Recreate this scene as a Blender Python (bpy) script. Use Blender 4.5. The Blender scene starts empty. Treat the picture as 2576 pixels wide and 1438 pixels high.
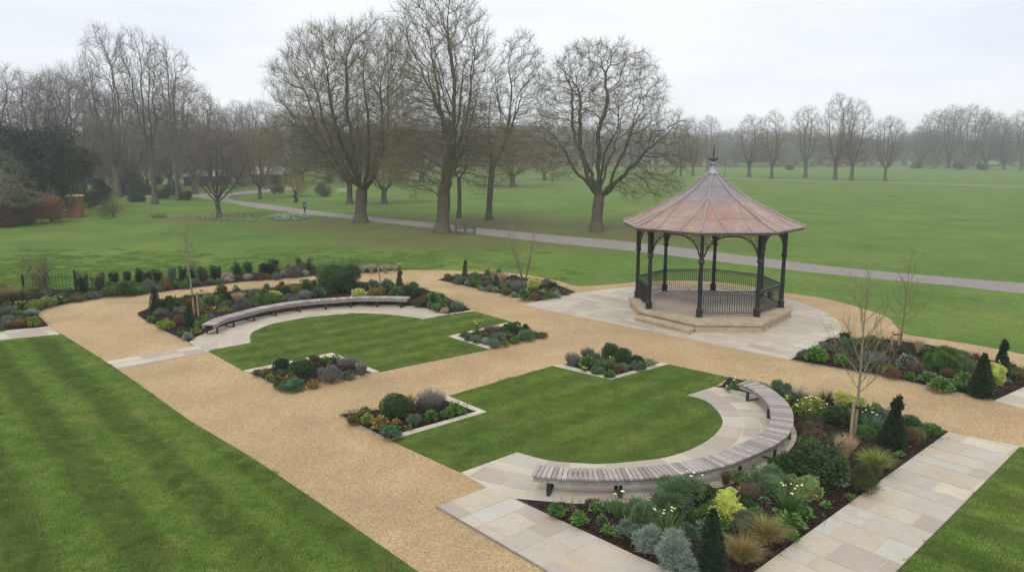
import bpy, math, random
import numpy as np
from mathutils import Vector, Matrix, kdtree, noise
from mathutils.geometry import tessellate_polygon
R=math.radians; PI=math.pi
S=bpy.context.scene; COL=S.collection
# ---------------------------------------------------------------- camera
CH=6.7; FP=1825.3; PITCH=R(10.35)
cam=bpy.data.cameras.new('camera'); cam.sensor_width=36; cam.lens=36*FP/2576
cam.clip_start=.1; cam.clip_end=5000
co=bpy.data.objects.new('camera',cam); COL.objects.link(co)
co.location=(0,0,CH); co.rotation_euler=(PI/2-PITCH,0,0); S.camera=co
# ---------------------------------------------------------------- light
S.view_settings.view_transform='Standard'; S.view_settings.look='None'
S.view_settings.gamma=1; S.view_settings.use_curve_mapping=False
S.view_settings.exposure=0.0
SUN_EL=R(48); SUN_AZ=R(200)      # azimuth the light comes from, clockwise from +Y
w=bpy.data.worlds.new('World'); S.world=w; w.use_nodes=True
nt=w.node_tree; nt.nodes.clear()
def N(nt,t,**k):
    n=nt.nodes.new(t)
    for a,b in k.items():
        if hasattr(n,a): setattr(n,a,b)
        else: n.inputs[a.replace('_',' ')].default_value=b
    return n
out=N(nt,'ShaderNodeOutputWorld'); bg=N(nt,'ShaderNodeBackground'); bg.inputs[1].default_value=.1
sky=N(nt,'ShaderNodeTexSky',sky_type='NISHITA',sun_disc=False); sky.sun_elevation=SUN_EL; sky.sun_rotation=SUN_AZ
tc=N(nt,'ShaderNodeTexCoord'); mp=N(nt,'ShaderNodeMapping'); mp.inputs['Scale'].default_value=(1.3,1.3,7); mp.inputs['Rotation'].default_value=(0,R(7),0)
nz=N(nt,'ShaderNodeTexNoise'); nz.inputs['Scale'].default_value=1.7; nz.inputs['Detail'].default_value=5; nz.inputs['Roughness'].default_value=.55
cr=N(nt,'ShaderNodeValToRGB'); cr.color_ramp.elements[0].position=.3; cr.color_ramp.elements[0].color=(.755,.80,.885,1)
cr.color_ramp.elements[1].position=.68; cr.color_ramp.elements[1].color=(.955,.975,1.0,1)
sep=N(nt,'ShaderNodeSeparateXYZ'); mr=N(nt,'ShaderNodeMapRange'); mr.inputs['From Min'].default_value=0; mr.inputs['From Max'].default_value=.9
mr.inputs['To Min'].default_value=11.3; mr.inputs['To Max'].default_value=13.2
mul=N(nt,'ShaderNodeVectorMath',operation='SCALE'); mix=N(nt,'ShaderNodeMix',data_type='RGBA'); mix.inputs[0].default_value=.9
L=nt.links.new
L(tc.outputs['Generated'],mp.inputs[0]); L(mp.outputs[0],nz.inputs['Vector']); L(nz.outputs[0],cr.inputs[0])
L(tc.outputs['Generated'],sep.inputs[0]); L(sep.outputs[2],mr.inputs[0]); L(cr.outputs[0],mul.inputs[0]); L(mr.outputs[0],mul.inputs['Scale'])
L(sky.outputs[0],mix.inputs[6]); L(mul.outputs[0],mix.inputs[7]); L(mix.outputs[2],bg.inputs[0]); L(bg.outputs[0],out.inputs[0])
sl=bpy.data.lights.new('sun','SUN'); sl.energy=1.5; sl.angle=R(12); sl.color=(1,.95,.88)
so=bpy.data.objects.new('sun',sl); COL.objects.link(so)
sd=Vector((math.sin(SUN_AZ)*math.cos(SUN_EL),math.cos(SUN_AZ)*math.cos(SUN_EL),math.sin(SUN_EL)))
so.rotation_euler=sd.to_track_quat('Z','Y').to_euler(); so.location=sd*60
S.render.engine='CYCLES'; S.cycles.use_denoising=True; S.cycles.denoiser='OPENIMAGEDENOISE'; S.cycles.denoising_prefilter='NONE'; S.cycles.use_adaptive_sampling=False
S.cycles.max_bounces=6; S.cycles.diffuse_bounces=3; S.cycles.glossy_bounces=2; S.cycles.transmission_bounces=3; S.cycles.volume_bounces=2
S.cycles.caustics_reflective=False; S.cycles.caustics_refractive=False
# ---------------------------------------------------------------- helpers
def G(x,y,z=0.0):
    "point at height z seen at (x,y) in the 2576x1438 view"
    cp,sp=math.cos(PITCH),math.sin(PITCH); dx=x-1288; dy=719-y
    d=(dx,cp*FP+sp*dy,-sp*FP+cp*dy); t=(z-CH)/d[2]
    return (d[0]*t,d[1]*t)
def PXM(X,Y,z=0):
    return FP/(Y*math.cos(PITCH)+(CH-z)*math.sin(PITCH))
CR={'C4':(0,374.4,.2213),'C5':(468,374.4,.2213),'B1':(0,599,.2213),'B2':(374.4,636.5,.2213),'B3':(842.5,636.5,.2213),
'B4':(561.6,842.5,.2544),'B5':(1310.5,823.7,.2604),'B6':(1918.9,655.2,.2604),'A3':(1714.9,187.2,.3385),'D1':(1544.5,346.3,.345),
'D2':(1076.5,1104.6,.2317),'D3':(1591.3,1104.6,.2317),'D4':(1918.9,917.3,.2733),'E1':(0,524.2,.2344),'E2':(1104.6,561.6,.1432),
'E3':(1825.4,898.6,.1563),'D':(0,0,1)}
def Q(c,x,y):
    a=CR[c]; return (a[0]+x*a[2],a[1]+y*a[2])
def PG(pts,z=0): return [G(x,y,z) for x,y in pts]
def smooth(pts,n=6,closed=False):
    o=[]; m=len(pts)
    for i in range(m if closed else m-1):
        g=lambda k: pts[k%m] if closed else pts[max(0,min(m-1,k))]
        p0,p1,p2,p3=g(i-1),g(i),g(i+1),g(i+2)
        for j in range(n):
            t=j/n
            o.append(tuple(.5*((2*p1[k])+(-p0[k]+p2[k])*t+(2*p0[k]-5*p1[k]+4*p2[k]-p3[k])*t*t+(-p0[k]+3*p1[k]-3*p2[k]+p3[k])*t**3) for k in range(2)))
    if not closed: o.append(tuple(pts[-1][:2]))
    return o
def inside(p,poly):
    x,y=p; c=False; j=len(poly)-1
    for i in range(len(poly)):
        xi,yi=poly[i][0],poly[i][1]; xj,yj=poly[j][0],poly[j][1]
        if (yi>y)!=(yj>y) and x<(xj-xi)*(y-yi)/(yj-yi)+xi: c=not c
        j=i
    return c
def inside_np(P,poly):
    c=np.zeros(len(P),bool); x,y=P[:,0],P[:,1]; j=len(poly)-1
    for i in range(len(poly)):
        xi,yi=poly[i][:2]; xj,yj=poly[j][:2]
        if yi!=yj:
            c^=((yi>y)!=(yj>y))&(x<(xj-xi)*(y-yi)/(yj-yi)+xi)
        j=i
    return c
def edgedist_np(P,poly):
    d=np.full(len(P),1e9); m=len(poly)
    for i in range(m):
        a=np.array(poly[i][:2]); b=np.array(poly[(i+1)%m][:2]); ab=b-a; L2=(ab**2).sum()+1e-12
        t=np.clip(((P-a)@ab)/L2,0,1); q=P-(a+t[:,None]*ab); d=np.minimum(d,np.hypot(q[:,0],q[:,1]))
    return d
def clip(poly,conv):
    "clip outline by a convex counter-clockwise polygon"
    o=list(poly)
    for i in range(len(conv)):
        a,b=conv[i],conv[(i+1)%len(conv)]; ex,ey=b[0]-a[0],b[1]-a[1]
        s=lambda p: ex*(p[1]-a[1])-ey*(p[0]-a[0])
        n=[]
        for k in range(len(o)):
            p,q=o[k-1],o[k]; sp_,sq=s(p),s(q)
            if (sp_>=0)!=(sq>=0):
                t=sp_/(sp_-sq); n.append((p[0]+(q[0]-p[0])*t,p[1]+(q[1]-p[1])*t))
            if sq>=0: n.append(q)
        o=n
        if len(o)<3: return []
    return o
def link(name,me,parent=None,mats=()):
    o=bpy.data.objects.new(name,me); COL.objects.link(o)
    for m in mats: me.materials.append(m)
    if parent is not None: o.parent=parent
    return o
def tag(o,label=None,cat=None,group=None,kind=None):
    if label: o['label']=label
    if cat: o['category']=cat
    if group: o['group']=group
    if kind: o['kind']=kind
    return o
def empty(name,loc,label,cat,group=None,rz=0):
    o=bpy.data.objects.new(name,None); COL.objects.link(o); o.location=loc; o.rotation_euler=(0,0,rz); o.empty_display_size=.2
    return tag(o,label,cat,group)
class MB:
    def __init__(s): s.v=[]; s.f=[]; s.m=[]; s.mi=0
    def add(s,vs,fs):
        b=len(s.v); s.v+= [tuple(v) for v in vs]; s.f+=[tuple(i+b for i in f) for f in fs]; s.m+=[s.mi]*len(fs)
    def box(s,c,size,rz=0,taper=1,axes=None):
        hx,hy,hz=[q/2 for q in size]; vs=[]
        for z in (-1,1):
            k=taper if z>0 else 1
            for x,y in ((-1,-1),(1,-1),(1,1),(-1,1)):
                p=(x*hx*k,y*hy*k,z*hz)
                if axes: p=tuple(axes[0][i]*p[0]+axes[1][i]*p[1]+axes[2][i]*p[2] for i in range(3))
                else: p=(p[0]*math.cos(rz)-p[1]*math.sin(rz),p[0]*math.sin(rz)+p[1]*math.cos(rz),p[2])
                vs.append((c[0]+p[0],c[1]+p[1],c[2]+p[2]))
        s.add(vs,[(3,2,1,0),(4,5,6,7),(0,1,5,4),(1,2,6,5),(2,3,7,6),(3,0,4,7)])
    def bar(s,a,b,wd,ht):
        "box between two points, wd across, ht in height"
        a=Vector(a); b=Vector(b); d=(b-a); l=d.length; x=d/l; up=Vector((0,0,1))
        if abs(x.z)>.99: up=Vector((0,1,0))
        y=up.cross(x).normalized(); z=x.cross(y)
        s.box((a+b)/2,(l,wd,ht),axes=(x,y,z))
    def prism(s,poly,z0,z1,bottom=False):
        n=len(poly); vs=[(p[0],p[1],z0) for p in poly]+[(p[0],p[1],z1) for p in poly]
        tri=tessellate_polygon([[Vector((p[0],p[1],0)) for p in poly]])
        area=sum(poly[i-1][0]*poly[i][1]-poly[i][0]*poly[i-1][1] for i in range(n))
        fs=[]
        for t in tri:
            a,b,c=[poly[i] for i in t]
            cr_=(b[0]-a[0])*(c[1]-a[1])-(b[1]-a[1])*(c[0]-a[0])
            t=tuple(t) if cr_>0 else tuple(reversed(t))
            fs.append(tuple(i+n for i in t))
            if bottom: fs.append(tuple(reversed(t)))
        for i in range(n):
            j=(i+1)%n; fs.append((i,j,j+n,i+n) if area>0 else (j,i,i+n,j+n))
        s.add(vs,fs)
    def tube(s,path,r,n=6,cap=True):
        P=[Vector(p) for p in path]; rs=r if isinstance(r,(list,tuple)) else [r]*len(P)
        vs=[]; prev=None
        for i,p in enumerate(P):
            d=(P[min(i+1,len(P)-1)]-P[max(i-1,0)]).normalized()
            u=(prev-d*prev.dot(d)) if prev is not None else (Vector((1,0,0)) if abs(d.x)<.9 else Vector((0,1,0)))
            u=(u-d*u.dot(d)).normalized(); prev=u; v=d.cross(u)
            for k in range(n):
                a=2*PI*k/n; vs.append(p+(u*math.cos(a)+v*math.sin(a))*rs[i])
        fs=[]
        for i in range(len(P)-1):
            for k in range(n): fs.append((i*n+k,i*n+(k+1)%n,(i+1)*n+(k+1)%n,(i+1)*n+k))
        if cap: fs+= [tuple(range(n-1,-1,-1)),tuple((len(P)-1)*n+k for k in range(n))]
        s.add(vs,fs)
    def lathe(s,prof,n=12,c=(0,0,0),ph=0):
        vs=[]; fs=[]
        for r,z in prof:
            for k in range(n):
                a=2*PI*k/n+ph; vs.append((c[0]+r*math.cos(a),c[1]+r*math.sin(a),c[2]+z))
        for i in range(len(prof)-1):
            for k in range(n): fs.append((i*n+k,i*n+(k+1)%n,(i+1)*n+(k+1)%n,(i+1)*n+k))
        fs+= [tuple(range(n-1,-1,-1)),tuple((len(prof)-1)*n+k for k in range(n))]
        s.add(vs,fs)
    def build(s,name,mats,parent=None,smooth=False):
        me=bpy.data.meshes.new(name); me.from_pydata(s.v,[],s.f)
        if not isinstance(mats,(list,tuple)): mats=[mats]
        me.polygons.foreach_set('material_index',s.m)
        if smooth: me.polygons.foreach_set('use_smooth',[True]*len(s.f))
        me.update(); return link(name,me,parent,mats)
def npmesh(name,V,Fq,mats,parent=None,mi=None,smooth=False,k=4):
    "fast mesh from numpy: V (n,3), Fq (m,k)"
    me=bpy.data.meshes.new(name); V=np.ascontiguousarray(V,dtype=np.float32); Fq=np.ascontiguousarray(Fq,dtype=np.int32)
    me.vertices.add(len(V)); me.vertices.foreach_set('co',V.ravel())
    me.loops.add(Fq.size); me.loops.foreach_set('vertex_index',Fq.ravel())
    me.polygons.add(len(Fq)); me.polygons.foreach_set('loop_start',np.arange(0,Fq.size,Fq.shape[1],dtype=np.int32))
    if mi is not None: me.polygons.foreach_set('material_index',np.asarray(mi,dtype=np.int32))
    me.polygons.foreach_set('use_smooth',np.full(len(Fq),bool(smooth)))
    me.update(calc_edges=True)
    return link(name,me,parent,mats)
# ---------------------------------------------------------------- materials
def mat(name,build=None,rough=.8,spec=.3,metal=0,col=(.5,.5,.5)):
    m=bpy.data.materials.new(name); m.use_nodes=True; nt=m.node_tree
    b=nt.nodes['Principled BSDF']; b.inputs['Roughness'].default_value=rough; b.inputs['Specular IOR Level'].default_value=spec
    b.inputs['Metallic'].default_value=metal; b.inputs['Base Color'].default_value=(*col,1)
    if build: build(nt,b)
    return m
def noisen(nt,scale,detail=4,rough=.6,vec=None,dist=0):
    n=N(nt,'ShaderNodeTexNoise'); n.inputs['Scale'].default_value=scale; n.inputs['Detail'].default_value=detail
    n.inputs['Roughness'].default_value=rough; n.inputs['Distortion'].default_value=dist
    if vec is not None: nt.links.new(vec,n.inputs['Vector'])
    return n
def ramp(nt,fac,stops):
    c=N(nt,'ShaderNodeValToRGB'); e=c.color_ramp.elements
    while len(e)<len(stops): e.new(.5)
    for i,(p,q) in enumerate(stops): e[i].position=p; e[i].color=(*q,1)
    nt.links.new(fac,c.inputs[0]); return c
def mixc(nt,fac,a,b,mode='MIX'):
    m=N(nt,'ShaderNodeMix',data_type='RGBA',blend_type=mode)
    for s,v in ((0,fac),(6,a),(7,b)):
        if hasattr(v,'is_linked'): nt.links.new(v,m.inputs[s])
        elif s==0: m.inputs[0].default_value=v
        else: m.inputs[s].default_value=(*v,1)
    return m.outputs[2]
def bump(nt,b,h,strength=.4,dist=.02):
    n=N(nt,'ShaderNodeBump'); n.inputs['Strength'].default_value=strength; n.inputs['Distance'].default_value=dist
    nt.links.new(h,n.inputs['Height']); nt.links.new(n.outputs[0],b.inputs['Normal'])
def coords(nt,kind='Object',scale=(1,1,1),rz=0):
    t=N(nt,'ShaderNodeTexCoord'); m=N(nt,'ShaderNodeMapping'); m.inputs['Scale'].default_value=scale; m.inputs['Rotation'].default_value=(0,0,rz)
    nt.links.new(t.outputs[kind],m.inputs[0]); return m.outputs[0]
def maprange(nt,v,a,b,c=0,d=1):
    m=N(nt,'ShaderNodeMapRange'); nt.links.new(v,m.inputs[0])
    for i,x in enumerate((a,b,c,d)): m.inputs[i+1].default_value=x
    return m.outputs[0]
def two(name,c1,c2,scale=5,rough=.8,spec=.3,metal=0,bs=.2,bd=.01,sc=(1,1,1),detail=5,lo=.35,hi=.65):
    def f(nt,b):
        v=coords(nt,scale=sc); n=noisen(nt,scale,detail,.65,v)
        c=ramp(nt,n.outputs[0],[(lo,c1),(hi,c2)]); nt.links.new(c.outputs[0],b.inputs['Base Color']); bump(nt,b,n.outputs[0],bs,bd)
    return mat(name,f,rough,spec,metal)
_leafc={}
def leafm(c1,c2=None,rough=.6):
    "leaf colour that varies from leaf to leaf"
    c2=c2 or tuple(x*.45 for x in c1); key=(c1,c2)
    if key in _leafc: return _leafc[key]
    def f(nt,b):
        g=N(nt,'ShaderNodeNewGeometry'); n=noisen(nt,7,3,.6,coords(nt)); a=N(nt,'ShaderNodeMath',operation='ADD')
        mu=N(nt,'ShaderNodeMath',operation='MULTIPLY'); mu.inputs[1].default_value=.65
        nt.links.new(g.outputs['Random Per Island'],mu.inputs[0]); nt.links.new(mu.outputs[0],a.inputs[0])
        m2=maprange(nt,n.outputs[0],.3,.7,0,.4); nt.links.new(m2,a.inputs[1])
        c=ramp(nt,a.outputs[0],[(.1,c2),(.9,c1)]); nt.links.new(c.outputs[0],b.inputs['Base Color'])
    m=mat('leaf',f,rough,.35); _leafc[key]=m; return m
# ---------------------------------------------------------------- ground sheets
TREE_WEAR=[((-14.8,70),7.5),((-6,60.5),8),((-1,71),7),((7.5,61),9),((-31.5,77),4.5)]
def grass_nodes(nt,b,c_dark,c_mid,c_light,stripes=None,wear=None,fine=38,bs=.5,am=.35):
    v=coords(nt)
    n1=noisen(nt,.16,5,.6,v); n2=noisen(nt,1.6,6,.7,v); n3=noisen(nt,fine,3,.8,v)
    c=ramp(nt,n1.outputs[0],[(.3,c_dark),(.52,c_mid),(.72,c_light)]).outputs[0]
    f2=maprange(nt,n2.outputs[0],.3,.7,1-am,1+am*.9)
    c=mixc(nt,1.0,c,(1,1,1),'MULTIPLY')
    vm=N(nt,'ShaderNodeVectorMath',operation='SCALE'); nt.links.new(c,vm.inputs[0]); nt.links.new(f2,vm.inputs['Scale']); c=vm.outputs[0]
    f3=maprange(nt,n3.outputs[0],.3,.7,.6,1.35)
    vm=N(nt,'ShaderNodeVectorMath',operation='SCALE'); nt.links.new(c,vm.inputs[0]); nt.links.new(f3,vm.inputs['Scale']); c=vm.outputs[0]
    n5=noisen(nt,.55,4,.7,v)
    c=mixc(nt,maprange(nt,n5.outputs[0],.52,.75,0,.45),c,(.16,.14,.045))
    if stripes:
        ang,wd,amt=stripes
        v2=coords(nt,rz=ang); wv=N(nt,'ShaderNodeTexWave',wave_type='BANDS',bands_direction='X',wave_profile='SIN')
        wv.inputs['Scale'].default_value=2*PI/(20*wd)*1.0; wv.inputs['Distortion'].default_value=1.2; wv.inputs['Detail'].default_value=2; wv.inputs['Detail Scale'].default_value=1.5
        nt.links.new(v2,wv.inputs[0]); f=maprange(nt,wv.outputs[1],.25,.75,1-amt,1+amt)
        vm=N(nt,'ShaderNodeVectorMath',operation='SCALE'); nt.links.new(c,vm.inputs[0]); nt.links.new(f,vm.inputs['Scale']); c=vm.outputs[0]
    if wear:
        g=N(nt,'ShaderNodeTexCoord').outputs['Object']; tot=None
        n4=noisen(nt,.5,5,.7,v)
        for (x,y),r in wear:
            sb=N(nt,'ShaderNodeVectorMath',operation='DISTANCE'); sb.inputs[1].default_value=(x,y,0); nt.links.new(g,sb.inputs[0])
            f=maprange(nt,sb.outputs['Value'],r*1.6,r*.75,0,1)
            if tot is None: tot=f
            else:
                mx=N(nt,'ShaderNodeMath',operation='MAXIMUM'); nt.links.new(tot,mx.inputs[0]); nt.links.new(f,mx.inputs[1]); tot=mx.outputs[0]
        m1=N(nt,'ShaderNodeMath',operation='MULTIPLY'); nt.links.new(tot,m1.inputs[0]); nt.links.new(maprange(nt,n4.outputs[0],.36,.58,.12,.9),m1.inputs[1])
        c=mixc(nt,m1.outputs[0],c,(.125,.098,.045))
    nt.links.new(c,b.inputs['Base Color'])
    ad=N(nt,'ShaderNodeMath',operation='ADD'); nt.links.new(n3.outputs[0],ad.inputs[0]); nt.links.new(n2.outputs[0],ad.inputs[1])
    bump(nt,b,ad.outputs[0],bs,.05)
M={}
M['park']=mat('park grass',lambda nt,b:grass_nodes(nt,b,(.070,.138,.022),(.105,.170,.028),(.150,.200,.036),wear=TREE_WEAR,fine=7,bs=.5,am=.22),.9,.12)
M['lawn']=mat('mown lawn',lambda nt,b:grass_nodes(nt,b,(.055,.095,.015),(.08,.125,.02),(.11,.145,.026)),.9,.12)
def gravel(nt,b):
    v=coords(nt); vo=N(nt,'ShaderNodeTexVoronoi'); vo.inputs['Scale'].default_value=46; nt.links.new(v,vo.inputs[0])
    vo2=N(nt,'ShaderNodeTexVoronoi'); vo2.inputs['Scale'].default_value=100; nt.links.new(v,vo2.inputs[0])
    s=N(nt,'ShaderNodeSeparateColor'); nt.links.new(vo.outputs['Color'],s.inputs[0])
    c=ramp(nt,s.outputs[0],[(0,(.17,.10,.045)),(.3,(.36,.235,.108)),(.65,(.49,.34,.165)),(1,(.66,.51,.30))]).outputs[0]
    s2=N(nt,'ShaderNodeSeparateColor'); nt.links.new(vo2.outputs['Color'],s2.inputs[0])
    c=mixc(nt,.45,c,ramp(nt,s2.outputs[1],[(0,(.15,.09,.035)),(1,(.70,.53,.32))]).outputs[0])
    n=noisen(nt,.35,5,.6,v); f=maprange(nt,n.outputs[0],.3,.7,.82,1.16)
    vm=N(nt,'ShaderNodeVectorMath',operation='SCALE'); nt.links.new(c,vm.inputs[0]); nt.links.new(f,vm.inputs['Scale'])
    n7=noisen(nt,2.2,4,.6,v); c=mixc(nt,maprange(nt,n7.outputs[0],.45,.75,0,.22),vm.outputs[0],(.44,.28,.14))
    n8=noisen(nt,.22,4,.65,coords(nt,scale=(1,.45,1),rz=R(45))); c=mixc(nt,maprange(nt,n8.outputs[0],.50,.72,0,.32),c,(.30,.205,.11))
    nt.links.new(c,b.inputs['Base Color']); inv=maprange(nt,vo.outputs['Distance'],0,.6,1,0); bump(nt,b,inv,.8,.012)
M['gravel']=mat('honey gravel',gravel,.85,.2)
M['tarmac']=two('pale tarmac',(.205,.18,.165),(.275,.245,.225),3,.9,.2,bs=.2)
def mulch(nt,b):
    v=coords(nt); vo=N(nt,'ShaderNodeTexVoronoi'); vo.inputs['Scale'].default_value=45; nt.links.new(v,vo.inputs[0])
    s=N(nt,'ShaderNodeSeparateColor'); nt.links.new(vo.outputs['Color'],s.inputs[0])
    c=ramp(nt,s.outputs[0],[(0,(.010,.006,.005)),(.6,(.032,.019,.015)),(.93,(.06,.038,.028)),(.985,(.10,.07,.05)),(1,(.3,.26,.21))]).outputs[0]
    nt.links.new(c,b.inputs['Base Color']); n=noisen(nt,20,4,.7,v); bump(nt,b,n.outputs[0],1,.05)
M['mulch']=mat('bark mulch',mulch,.95,.1)
def slabm(nt,b):
    a=N(nt,'ShaderNodeAttribute'); a.attribute_name='tint'; v=coords(nt,scale=(1,1,1),rz=R(20))
    n=noisen(nt,1.3,6,.7,v,1.5); n2=noisen(nt,14,5,.7,v); n3=noisen(nt,.5,3,.5,v)
    c=mixc(nt,maprange(nt,n.outputs[0],.35,.7,0,.55),a.outputs['Color'],(.40,.31,.21))
    c=mixc(nt,maprange(nt,n2.outputs[0],.45,.8,0,.35),c,(.26,.22,.19))
    c=mixc(nt,maprange(nt,n3.outputs[0],.5,.75,0,.35),c,(.56,.52,.44))
    nt.links.new(c,b.inputs['Base Color']); bump(nt,b,n2.outputs[0],.25,.006)
M['slab']=mat('sandstone slab',slabm,.75,.3)
M['mortar']=two('pale mortar',(.50,.42,.30),(.62,.53,.38),9,.9,.2)
M['edging']=two('steel edging',(.18,.17,.16),(.30,.28,.25),8,.6,.4)
M['stone']=two('pale kerb stone',(.44,.38,.29),(.58,.52,.42),4,.8,.3)
def sheet(name,poly,z,m,kind='structure',depth=None):
    mb=MB(); mb.prism(poly,z-(depth or .01),z,False)
    o=mb.build(name,m); return tag(o,kind=kind)
RG=1500
mb=MB(); mb.add([(-RG,-30,0),(RG,-30,0),(RG,RG,0),(-RG,RG,0)],[(0,1,2,3)]); tag(mb.build('ground',M['park']),kind='structure')
# outlines, read in the 2576x1438 view
D=lambda *p:list(p)
gl=smooth([Q('B1',440,885),Q('B1',446,860),Q('B1',520,810),Q('B1',720,765),Q('B1',1000,700),Q('B1',1500,650),Q('B1',1750,625),Q('B1',2440,545),Q('B2',860,355),Q('B2',1780,275),
   Q('B3',380,232),Q('B3',740,200),Q('B3',1000,194),Q('B3',1500,206),Q('B3',1750,216),Q('B3',2100,240),Q('B3',2538,320),(1450,720),(1520,717),(1590,711)],5)
gr=smooth([(1590,711),(1700,706),(1830,712),(1940,730)]+[Q('B6',190,310),Q('B6',600,370),Q('B6',960,465),Q('B6',1200,550),Q('B6',1290,640),Q('B6',1370,712),Q('B6',1600,750),Q('B6',2000,810),Q('B6',2524,910),(2750,935)],5)
gravel_poly=[(160,843),Q('B1',555,1005)]+gl+gr+[(2950,1010),(2900,1180),(2576,1128),(2480,1110),(1900,1600),(1640,1650),(1320,1650),(1050,1438),(860,1305),(640,1155),(480,1060),(290,925)]
GRAVEL=PG(gravel_poly)
sheet('gravel_path',GRAVEL,.014,M['gravel'])
# near lawn
lawn_a=PG([(160,844),(290,926),(480,1061),(640,1156),(860,1306),(1050,1439),(1330,1660),(-500,2000),(-560,905),(-100,868),(0,857)])
lawn_r=PG([(2566,1126),(2255,1439),(2040,1660),(3300,1700),(3100,1210)])
arc1_in=smooth([(631,864),Q('B2',1150,960),Q('B2',1180,905),Q('B2',1250,870),Q('B2',1400,812),Q('B2',1800,737),Q('B2',2200,700),(893,789),(960,791),(1037,799),(1065,804)],5)
lawn_b=PG([(524,884),(538,880)]+arc1_in+[(1132,791),(1194,784),(1287,811),(1127,848),(1231,880),(953,937),(836,890),(613,934)])
arc2_in=smooth([(1301,1139),Q('D2',1320,240),Q('D2',1700,270),Q('D2',1900,275),(1597,1162),(1675,1152),(1740,1131),(1792,1100),(1816,1071),(1814,1050),(1792,1022),(1766,1006),(1727,996)],5)
lawn_c=PG([(984,1110),(1224,1039),(1125,998),(1389,922),(1537,957),(1683,918),(1834,951),(1796,974)]+arc2_in[::-1]+[(1160,1190)])
LAWNS=[('lawn_beside_gravel',lawn_a),('lawn_edge',lawn_r),('round_lawn',lawn_b),('round_lawn',lawn_c)]
for n,p in LAWNS: sheet(n,p,.03,M['lawn'])
# park path
up=[(-300,478),(100,486),(420,489),(487,487),(540,487),(574,488),(600,482),(640,478),(690,474),(760,470)]
lo=[(770,474),(700,480),(640,486),(590,490),(574,497),(586,503),(623,508),(697,517),(771,528),(895,542),(1030,555),(1200,573),(1400,592),(1600,610),(1850,640),(2100,671),(2350,694),(2576,712),(2850,730)]
lo2=[(2850,764),(2576,738),(2350,714),(2100,691),(1850,663),(1600,632),(1400,612),(1200,589),(1030,567),(895,552),(771,539),(697,530),(623,519),(572,509),(520,501),(486,494),(420,497),(100,492),(-300,484)]
sheet('park_path',PG(smooth(up,3)+smooth(lo,4)+smooth(lo2,4)),.006,M['tarmac'])
fp=[(1700,441),Q('A3',320,768),Q('A3',1000,790),Q('A3',1550,803),Q('A3',2544,831),(2750,473)]
sheet('far_path',PG(smooth(fp,4)+[(x,y+1.5) for x,y in smooth(fp,4)][::-1]),.03,M['tarmac'])
# ---------------------------------------------------------------- paving
UB=Vector((.745,.667)).normalized(); UA=Vector((UB.y,-UB.x))
rng=random.Random(5)
TINTS=[(.49,.44,.345),(.53,.49,.40),(.44,.41,.35),(.48,.415,.32),(.40,.345,.30),(.54,.49,.38),(.47,.455,.40),(.37,.32,.275)]
def slabs(name,outline,cells,z=.026,gap=.016,label=None,var=1.05):
    vs=[]; fs=[]; tn=[]
    base=(.51,.455,.365)
    for q in cells:
        a=sum(q[i-1][0]*q[i][1]-q[i][0]*q[i-1][1] for i in range(len(q)))
        if a<0: q=q[::-1]
        c=clip(outline,q)
        if len(c)<3: continue
        t=rng.choice(TINTS); k=rng.uniform(.93,1.06); t=tuple((base[i]+(t[i]-base[i])*var)*k for i in range(3))
        b=len(vs); zz=z+rng.uniform(-.0012,.0012); vs+=[(p[0],p[1],zz) for p in c]
        for tr in tessellate_polygon([[Vector((p[0],p[1],0)) for p in c]]):
            A,B,C=[c[i] for i in tr]; cr_=(B[0]-A[0])*(C[1]-A[1])-(B[1]-A[1])*(C[0]-A[0])
            if abs(cr_)<1e-7: continue
            tr=tuple(tr) if cr_>0 else tuple(reversed(tr)); fs.append(tuple(i+b for i in tr)); tn+= [(*t,1)]*3
    me=bpy.data.meshes.new(name); me.from_pydata(vs,[],fs); ca=me.color_attributes.new('tint','FLOAT_COLOR','CORNER')
    ca.data.foreach_set('color',np.array(tn,dtype=np.float32).ravel()); me.update()
    o=link(name,me,None,[M['slab']]); tag(o,kind='structure')
    return o
def grid_cells(org,u,v,L0,L1,W0,W1,courses,lens,gap=.017,offs=True):
    "rows run along v; rows stacked along u"
    out=[]; s=L0
    while s<L1:
        h=rng.choice(courses); t=W0-(rng.uniform(0,.6) if offs else 0)
        while t<W1:
            l=rng.choice(lens)
            q=[(s+gap/2,t+gap/2),(s+h-gap/2,t+gap/2),(s+h-gap/2,t+l-gap/2),(s+gap/2,t+l-gap/2)]
            out.append([(org[0]+u[0]*a+v[0]*b,org[1]+u[1]*a+v[1]*b) for a,b in q]); t+=l
        s+=h
    return out
def fitc(P):
    P=np.array(P); A=np.c_[2*P,np.ones(len(P))]; s=np.linalg.lstsq(A,(P**2).sum(1),rcond=None)[0]
    return (s[0],s[1]),math.sqrt(s[2]+s[0]**2+s[1]**2)
def polar_cells(c,rs,lens,gap=.015):
    out=[]
    for r0,r1 in zip(rs[:-1],rs[1:]):
        a=rng.uniform(0,.3); end=a+2*PI
        while a<end:
            da=rng.choice(lens)/((r0+r1)/2); g0=gap/2/r0; g1=gap/2/r1; m=a+da/2
            P=lambda r,t:(c[0]+r*math.cos(t),c[1]+r*math.sin(t))
            out.append([P(r0+gap/2,a+g0),P(r1-gap/2,a+g1),P(r1-gap/2,m),P(r1-gap/2,a+da-g1),P(r0+gap/2,a+da-g0),P(r0+gap/2,m)]); a+=da
    return out
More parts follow.
